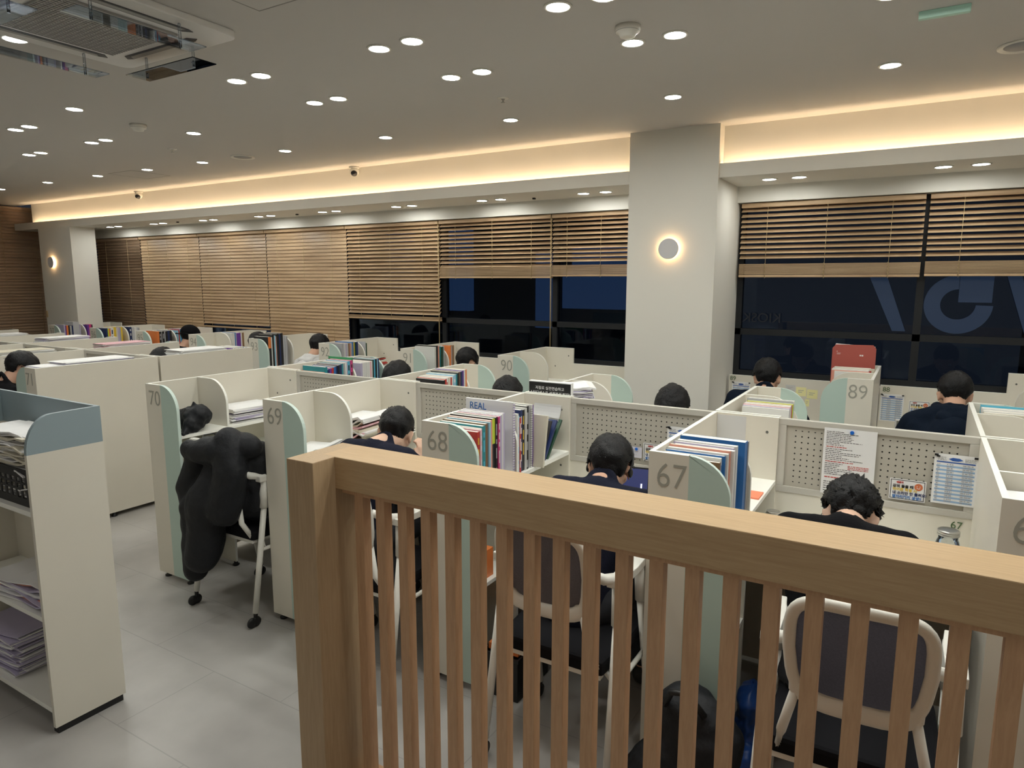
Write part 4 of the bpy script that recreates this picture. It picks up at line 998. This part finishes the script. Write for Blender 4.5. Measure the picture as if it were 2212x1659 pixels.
# 89: red folder and papers standing on the high shelf
t = thing('document_folder', 'tall red card folder standing behind papers on carrel 89', 'folder', (-.53, 5.30, .9125))
bm = bmesh.new(); prism(bm, [(0, 0), (.275, 0), (.275, .425), (.255, .45), (.02, .445), (0, .42)], 'y', 0, .008); obj('folder_cover', bm, mat('red_card', (.44, .10, .08), .55), t)
bm = bmesh.new(); prism(bm, [(.012, .005), (.268, .005), (.268, .44), (.02, .452), (.012, .43)], 'y', .0085, .014); obj('sheets', bm, PAPER, t)
bm = bmesh.new()
for a, b, c, d in ((.03, .055, .385, .387), (.03, .052, .378, .380), (.028, .034, .395, .400), (.175, .185, .37, .38), (.188, .198, .37, .38)): box(bm, a, b, -.0008, 0, c, d)
obj('printing', bm, PAPER, t)
shelf_of_books('89', -.235, -1, 4.695, 1, .36, [B('white', .02, .285, xs=.25), B('salmon', .012, .29), B('white', .03, .295), B('red', .01, .29, xs=.255), B('white', .03, .297), B('cream', .02, .30, xs=.245), B('white', .03, .30)], where='inner panel')
# papers of the left block, just showing over the side wall
for i, (x, y, w, d, n) in enumerate([(-5.36, 2.75, .22, .5, 70), (-5.37, 2.46, .20, .22, 66)]):
    paper_stack(x, y, .9125, w, d, n, 'thick %s stack of white papers on the shelf of carrel 71' % ('far', 'near')[i], .02, .0036, ('white', 'lilac', 'white'))
for i, (x, y, n, c) in enumerate([(-5.36, 3.62, 70, ('white', 'white')), (-6.46, 3.6, 71, ('white', 'pink', 'white')), (-7.55, 3.6, 71, ('white', 'lilac')), (-6.46, 2.75, 71, ('white', 'cream', 'white')), (-7.55, 2.7, 71, ('cream', 'white', 'white')), (-8.63, 3.5, 70, ('white', 'white'))]):
    paper_stack(x, y, .9125, .22, .42, n, 'white paper pile showing above the far left block, %s of six' % ORD[i], .0, .0037, c)
shelf_of_books('behind the side wall of carrel 71', -5.22, -1, YB, -1, .03, [B('blue', .03, .293), B('white', .03, .297), B('light blue', .02, .295), B('white', .04, .298), B('purple', .02, .29)], xs=.26)
# carrel 66 and the far one beyond it
paper_stack(X0+.15, YA+.18, .9125, .23, .26, 40, 'rumpled pile of white papers in carrel 66 at the right edge', .1, .0052, ('white', 'lilac', 'cream'), .01)
shelf_of_books('on the shelf beyond carrel 66', X0, 1, YB, -1, .06, [B('cyan', .012, .29), B('white', .05, .28), B('white', .04, .275), B('cream', .03, .27)])

# ------------------------------------------------------------------ things pinned on the boards
MAGN = mat('blue_magnet', (.01, .13, .55), .3)
def lines(bm, x0, x1, z0, z1, rows, rnd, mi, yy=-.0008, hh=.4, left=False):
    dz = (z1-z0)/rows
    for r in range(rows):
        z = z1-dz*(r+.5); x = x0
        end = x0+(x1-x0)*rnd.uniform(.35, 1) if left else x1
        while x < end:
            l = rnd.uniform(.003, .012); box(bm, x, min(x+l, end), yy, yy+.0006, z-dz*hh/2, z+dz*hh/2, mi); x += l+rnd.uniform(.001, .004)
def sheet_table(x, y, z, w, h, label):
    t = thing('schedule_sheet', label, 'schedule', (x, y, z))
    bxo('paper', (0, w, 0, .0008, 0, h), PAPER, t); bm = bmesh.new(); rnd = random.Random(int(x*1000)); ms = [BLACKP, cm('navy'), mat('pale_blue_print', (.30, .46, .68), .6), cm('grey'), mat('blue_print', (.03, .10, .36), .6)]
    rows = 20; top = h*.83
    box(bm, w*.06, w*.94, -.0006, 0, top, top+h*.025, 4)
    for i in range(rows):
        z0 = h*.04+(top-h*.05)*i/rows; dz = (top-h*.05)/rows
        if i % 2 == 0: box(bm, w*.06, w*.94, -.0005, 0, z0, z0+dz*.92, 2)
        for a, b in ((.08, .14), (.30, .46), (.66, .90)):
            lines(bm, w*a, w*b, z0, z0+dz, 1, rnd, 3, -.0010, .45)
    prism(bm, [(w*.33, h*.91), (w*.42, h*.94), (w*.58, h*.935), (w*.66, h*.90), (w*.55, h*.875), (w*.42, h*.875)], 'y', -.0008, -.0002, 4)
    lines(bm, w*.08, w*.28, h*.87, h*.95, 3, rnd, 3, -.001); lines(bm, w*.70, w*.95, h*.87, h*.94, 3, rnd, 3, -.001)
    obj('printing', bm, ms, t)
    bm = bmesh.new(); box(bm, 0, w*.09, -.004, -.0002, h*.955, h*.995); box(bm, w*.9, w*.99, -.004, -.0002, h*.955, h*.995); box(bm, w*.05, w*.13, -.004, -.0002, h*.935, h*.965); obj('black_clips', bm, BLACKP, t)
    return t
def notice_card(x, y, z, w, h, label, rx=0):
    t = thing('notice_card', label, 'notice', (x, y, z)); bxo('card', (0, w, 0, .0012, 0, h), PAPER, t)
    bm = bmesh.new(); k = .0022; m_ = .05
    for a in ((w*.03, w*.97, h*.04, h*.04+k), (w*.03, w*.97, h*.96-k, h*.96), (w*.03, w*.03+k, h*.04, h*.96), (w*.97-k, w*.97, h*.04, h*.96)): box(bm, a[0], a[1], -.0006, 0, a[2], a[3])
    obj('border', bm, BLACKP, t)
    for s_, zz, c in (('강의 들을 때', .60, 'black'), ('이어폰 착용 시', .44, 'yellow'), ('내 소리만 안 들려요!', .27, 'navy'), ('옆자리까지 생생!!', .09, 'blue')):
        text('lettering', s_, h*.165, cm(c), t, (w*.09, -.0012, h*zz), ext=.0004, off=.0004)
    text('lettering', '◀공지', h*.11, cm('red'), t, (w*.18, -.0012, h*.80), ext=.0004, off=.0004)
    bm = bmesh.new(); lathe(bm, [(w*.115, -.0012), (w*.115, -.0004)], 24, (w*.80, 0, h*.70), axis='y'); o = obj('round_emblem', bm, mat('emblem_orange', (.60, .17, .07), .5), t)
    bm = bmesh.new()
    for dx in (-.04, .04): lathe(bm, [(w*.012, -.0018), (w*.012, -.0013)], 10, (w*(.80+dx), 0, h*.73), axis='y')
    tube(bm, [(w*.75, -.0016, h*.66), (w*.80, -.0016, h*.62), (w*.85, -.0016, h*.66)], w*.008, 6)
    obj('emblem_face', bm, PAPER, o)
    return t
yp = YA+DA+.0015
yfr = YA+DA-.0082
sheet_table(.086, yfr-.002, .913, .148, .205, 'blue and white timetable sheet clipped to the board of carrel 67')
notice_card(-.063, yfr, .904, .130, .088, 'white notice card with orange round emblem on the board of carrel 67')
t = thing('notes_sheet', 'large white sheet of black and red notes pinned on board 67', 'paper', (-.325, yfr, .885)); bxo('paper', (0, .203, 0, .0008, 0, .292), PAPER, t)
bm = bmesh.new(); rnd = random.Random(4); lines(bm, .010, .15, .215, .280, 9, rnd, 0, left=True, hh=.26); lines(bm, .010, .16, .150, .205, 7, rnd, 0, left=True, hh=.26); lines(bm, .010, .14, .085, .140, 7, rnd, 0, left=True, hh=.26)
lines(bm, .012, .09, .206, .214, 1, rnd, 1); lines(bm, .012, .12, .141, .149, 1, rnd, 1); lines(bm, .012, .14, .070, .080, 1, rnd, 1); lines(bm, .10, .18, .115, .135, 3, rnd, 1); lines(bm, .010, .10, .010, .06, 5, rnd, 0, left=True, hh=.26)
obj('handwriting', bm, [BLACKP, cm('red')], t)
bm = bmesh.new(); lathe(bm, [(.007, -.008), (.008, -.006), (.008, -.001), (.006, 0)], 18, (.108, 0, .280), axis='y'); obj('pin_magnet', bm, MAGN, t)
sheet_table(-1.020, yfr-.002, .900, .150, .205, 'timetable sheet half hidden on the board of carrel 68')
notice_card(-1.140, yfr, .918, .130, .088, 'notice card partly hidden behind number panel 67')
t = thing('note_slip', 'small lilac note under a blue magnet on the board of carrel 68', 'note', (-1.245, yfr, .925)); bxo('paper', (0, .098, 0, .0008, 0, .055), mat('lilac_paper', (.62, .61, .68), .7), t)
bm = bmesh.new(); lines(bm, .01, .08, .01, .045, 4, random.Random(2), 0, left=True, hh=.2); obj('handwriting', bm, cm('grey'), t)
bm = bmesh.new(); lathe(bm, [(.006, -.008), (.007, -.006), (.007, -.001), (.005, 0)], 18, (.070, 0, .045), axis='y'); obj('pin_magnet', bm, MAGN, t)
y89 = 4.695+.835-.0195
sheet_table(-1.262, y89, .80, .142, .210, 'timetable sheet on the low board under number 89 beside the pier')
sheet_table(-.214, y89, .805, .148, .197, 'timetable sheet on the low board under number 88')
notice_card(-.034, y89, .880, .126, .086, 'white notice card beside the hooded student at 88')
for i, (x, z, w, h) in enumerate(((-.783, .935, .072, .068), (-.706, .922, .075, .068), (-.715, .86, .03, .055), (-.86, .965, .07, .05))):
    bm = bmesh.new(); box(bm, 0, w, 0, .0008, 0, h); box(bm, w*.2, w*.75, -.0004, 0, h*.6, h*.66, 1); box(bm, w*.2, w*.6, -.0004, 0, h*.4, h*.46, 1)
    o = tag(obj('sticky_note', bm, [mat('yellow_note' if i < 3 else 'white_note', (.86, .82, .42) if i < 3 else (.6, .6, .58), .7), cm('grey')]), ('yellow sticky note left of the two on the board of 89', 'yellow sticky note right of the two on the board of 89', 'narrow yellow sticky note below the others on board 89', 'whitish note slip left of the yellow notes')[i], 'sticky note'); o.location = (x, y89, z)
t = thing('desk_clock', 'small white digital clock in front of the board of carrel 88', 'clock', (-.10, 4.99, .7225)); bxo('clock_body', (0, .088, 0, .03, .125, .193), PAPER, t, .008); bxo('clock_stand', (.02, .07, .003, .027, 0, .127), WHITEP, t)
bxo('display', (.009, .079, -.001, .0005, .134, .184), mat('lcd_grey', (.22, .23, .20), .3), t); text('digits', '11:27', .034, BLACKP, t, (.011, -.002, .146), ext=.0003, sx=.85)
bm = bmesh.new()
# ------------------------------------------------------------------ small things on desks and floor
bm.free(); t = thing('glass_jar', 'glass storage jar with ribbed metal lid on the desk of carrel 67', 'jar', (.150, 2.99, .7225))
bm = bmesh.new(); lathe(bm, [(.036, 0), (.040, .006), (.041, .085), (.036, .100), (.033, .106), (.033, .120)], 28); obj('jar_body', bm, CGLASS, t)
bm = bmesh.new(); lathe(bm, [(.034, .119), (.0375, .120), (.0375, .127), (.036, .128), (.0375, .130), (.0375, .138), (.034, .141), (.012, .141)], 36); obj('lid', bm, STEEL, t)
bm = bmesh.new(); rnd = random.Random(1)
for i in range(16): ball(bm, (rnd.uniform(-.022, .022), rnd.uniform(-.022, .022), .012+i*.0045), .0085, seg=8)
obj('sweets', bm, mat('wrapped_sweets', (.45, .35, .33), .3), t)['kind'] = 'stuff'
t = thing('drink_can', 'blue and silver drink can under the shelf of carrel 67', 'can', (-.475, 2.93, .7225))
bm = bmesh.new(); lathe(bm, [(.024, 0), (.030, .006), (.030, .108)], 24); obj('can_body', bm, cm('blue'), t)
bm = bmesh.new(); lathe(bm, [(.030, .1082), (.026, .118), (.027, .121), (.024, .1195), (.002, .1185)], 24); obj('can_top', bm, STEEL, t)
t = thing('tablet', 'black tablet propped up in front of the student at carrel 68', 'tablet', (-1.262, 2.86, .775)); t.rotation_euler = (R(-14), R(-3), 0)
bxo('case', (0, .262, 0, .009, 0, .175), BLACKP, t, .004)
bxo('screen', (.008, .254, -.0008, 0, .008, .167), mat('tablet_screen', (.01, .01, .02), .2, emit=(.05, .06, .16), es=.35), t)
bm = bmesh.new(); box(bm, .222, .229, -.0014, -.0009, .06, .10); box(bm, .02, .05, -.0014, -.0009, .155, .158); obj('screen_icons', bm, mat('screen_white', (.5, .5, .6), .3, emit=(.6, .6, 1), es=1.2), t)
bxo('stand', (.07, .19, .009, .03, 0, .02), BLACKP, t)
# head band of headphones on the student at 68
t = thing('headphones', 'thin black headphones worn by the student at carrel 68', 'headphones', (-1.088, 2.62, 1.015)); t.rotation_euler = (R(-32), 0, R(3))
bm = bmesh.new(); tube(bm, [(.099*math.cos(R(a)), -.02, .03+.112*math.sin(R(a))) for a in range(-25, 206, 11)], .0045, 8); obj('headband', bm, BLACKP, t)
for s in (-1, 1):
    bm = bmesh.new(); ball(bm, (s*.094, -.004, -.012), (.009, .017, .019), seg=16); obj('ear_cup', bm, BLACKP, t)
# basket, papers in the left bookcase
t = thing('plastic_basket', 'black perforated plastic basket in the blue topped bookcase', 'basket', (-3.16, 1.335, .921))
bm = bmesh.new(); w, d, h = .26, .11, .15
for i in range(13):
    x = -w+2*w*i/12; box(bm, x-.008, x+.008, -d-.003, -d, .03, h-.035); box(bm, x-.008, x+.008, d, d+.003, .03, h-.035)
for z0, z1 in ((0, .032), (.062, .070), (.088, .096), (h-.037, h)):
    box(bm, -w, w, -d-.0035, -d+.0005, z0, z1); box(bm, -w, w, d-.0005, d+.0035, z0, z1); box(bm, -w-.003, -w, -d, d, z0, z1); box(bm, w, w+.003, -d, d, z0, z1)
box(bm, -w, w, -d, d, 0, .003); box(bm, -w-.008, w+.008, -d-.010, -d, h-.006, h)
obj('basket_body', bm, BLACKP, t)
paper_stack(-3.16, 1.335, .926, .44, .19, 40, 'white papers heaped in the black basket', 0, .0055, ('white', 'cream', 'white'), .02)
paper_stack(-3.12, 1.33, .4915, .50, .21, 12, 'printed leaflets on the lower shelf of the blue topped bookcase', .05, .005, ('white', 'lilac', 'salmon', 'white'), .03)
paper_stack(-3.4, 1.33, .101, .34, .21, 30, 'papers on the bottom shelf of the blue topped bookcase', .05, .005, ('white', 'lilac'), .01)
paper_stack(-4.1, 1.33, .4915, .50, .21, 14, 'papers in the second bay of the blue topped bookcase', .02, .005, ('white', 'cream'), .01)

# black coats and bags
COAT = mat('black_padded_coat', (.010, .011, .014), .62, spec=.3, bump=.5, bscale=26)
bm = bmesh.new()
chain(bm, [(-3.42, 2.30, .86), (-3.42, 2.26, .62), (-3.44, 2.26, .36)], [.06, .095, .075], 14); chain(bm, [(-3.36, 2.28, .82), (-3.31, 2.25, .55), (-3.36, 2.24, .28)], [.05, .085, .05], 14)
chain(bm, [(-3.50, 2.32, .70), (-3.50, 2.30, .52), (-3.52, 2.30, .40)], [.04, .05, .03], 12)
w_ = blob('hanging_coat', bm, COAT, None, .010, 3, disp=.022, dscale=5, seed=2); tag(w_, 'long black coat hanging from the shelf of carrel 70', 'coat')
bm = bmesh.new(); tube(bm, [(-3.43, 2.31, .90), (-3.44, 2.33, .935), (-3.45, 2.40, .93), (-3.45, 2.43, .915)], .004, 6)
o = obj('hanger_loop', bm, BLACKP, w_)
bm = bmesh.new()
chain(bm, [(-3.10, 2.20, .84), (-3.14, 2.14, .66), (-3.20, 2.12, .34)], [.075, .115, .09], 16); chain(bm, [(-3.01, 2.18, .98), (-2.97, 2.15, .84), (-3.02, 2.13, .62)], [.07, .085, .09], 14)
chain(bm, [(-3.22, 2.2, .78), (-3.26, 2.13, .60), (-3.28, 2.13, .26)], [.06, .085, .065], 14); ball(bm, (-2.96, 2.24, .95), (.10, .07, .07)); ball(bm, (-2.965, 2.33, .80), (.085, .12, .16)); ball(bm, (-3.05, 2.32, .66), (.16, .12, .14)); ball(bm, (-3.25, 2.34, .62), (.12, .10, .20)); chain(bm, [(-3.27, 2.13, .92), (-3.05, 2.15, .93)], [.062, .07], 12); chain(bm, [(-3.26, 2.17, .86), (-3.31, 2.14, .70), (-3.30, 2.14, .45)], [.075, .07, .06], 12)
w_ = blob('padded_coat', bm, COAT, None, .010, 3, disp=.022, dscale=4.5, seed=5); tag(w_, 'bulky black padded coat draped over the chair of carrel 70', 'coat')
bm = bmesh.new()
ball(bm, (-3.76, 2.46, .975), (.12, .10, .065)); ball(bm, (-3.68, 2.46, 1.0), (.08, .09, .07)); chain(bm, [(-3.69, 2.45, 1.02), (-3.675, 2.44, 1.085)], [.045, .008]); ball(bm, (-3.64, 2.42, .965), (.04, .07, .055)); chain(bm, [(-3.66, 2.38, .95), (-3.635, 2.35, .925), (-3.62, 2.32, .922)], [.03, .02, .015])
w_ = blob('shoulder_bag', bm, COAT, None, .008, 3, disp=.016, dscale=14, seed=4); tag(w_, 'crumpled black bag on the shelf of carrel 70', 'bag')
bm = bmesh.new()
chain(bm, [(-.60, 2.10, .13), (-.58, 2.12, .36)], [.125, .10], 18); ball(bm, (-.52, 2.10, .24), (.13, .11, .22)); ball(bm, (-.68, 2.06, .12), (.10, .10, .115))
w_ = blob('backpack', bm, COAT, None, .011, 4, disp=.02, dscale=8, seed=3); tag(w_, 'black backpack on the floor against number panel 67', 'backpack')
bm = bmesh.new(); tube(bm, [(-.63, 2.03, .42), (-.60, 2.0, .49), (-.55, 2.0, .50), (-.50, 2.03, .42)], .012, 8); obj('top_handle', bm, BLACKP, w_)
bm = bmesh.new(); ball(bm, (-.44, 2.50, .16), (.05, .10, .16)); ball(bm, (-.44, 2.45, .06), (.055, .12, .06))
w_ = blob('shopping_bag', bm, mat('blue_plastic_bag', (.02, .07, .28), .3), None, .010, 2, disp=.02, dscale=14, seed=9); tag(w_, 'bright blue plastic bag on the floor beside the backpack', 'bag')
t = thing('storage_box', 'black floor box with orange red book on top under carrel 68', 'box', (-1.45, 2.46, 0))
bxo('box_body', (-.085, .085, -.14, .14, 0, .20), BLACKP, t, .004); bxo('rim', (-.09, .09, -.145, .145, .185, .20), BLACKP, t)
bm = bmesh.new(); box(bm, -.075, .075, -.12, .10, 0, .03); o = tag(obj('paperback', bm, cm('orange'), None, .001), 'orange red book lying on the black floor box', 'book'); o.location = (-1.45, 2.46, .201)
t = thing('paperback', 'red book standing on the low shelf of carrel 68', 'book', (-1.615, 2.39, .4925)); bxo('cover', (0, .045, 0, .06, 0, .13), cm('orange'), t, .001); bxo('pages', (.002, .043, -.001, .0601, .002, .128), PAGES, t)
paper_stack(-1.70, 2.40, .4925, .16, .10, 8, 'few white papers on the low shelf of carrel 68', 0, .004)
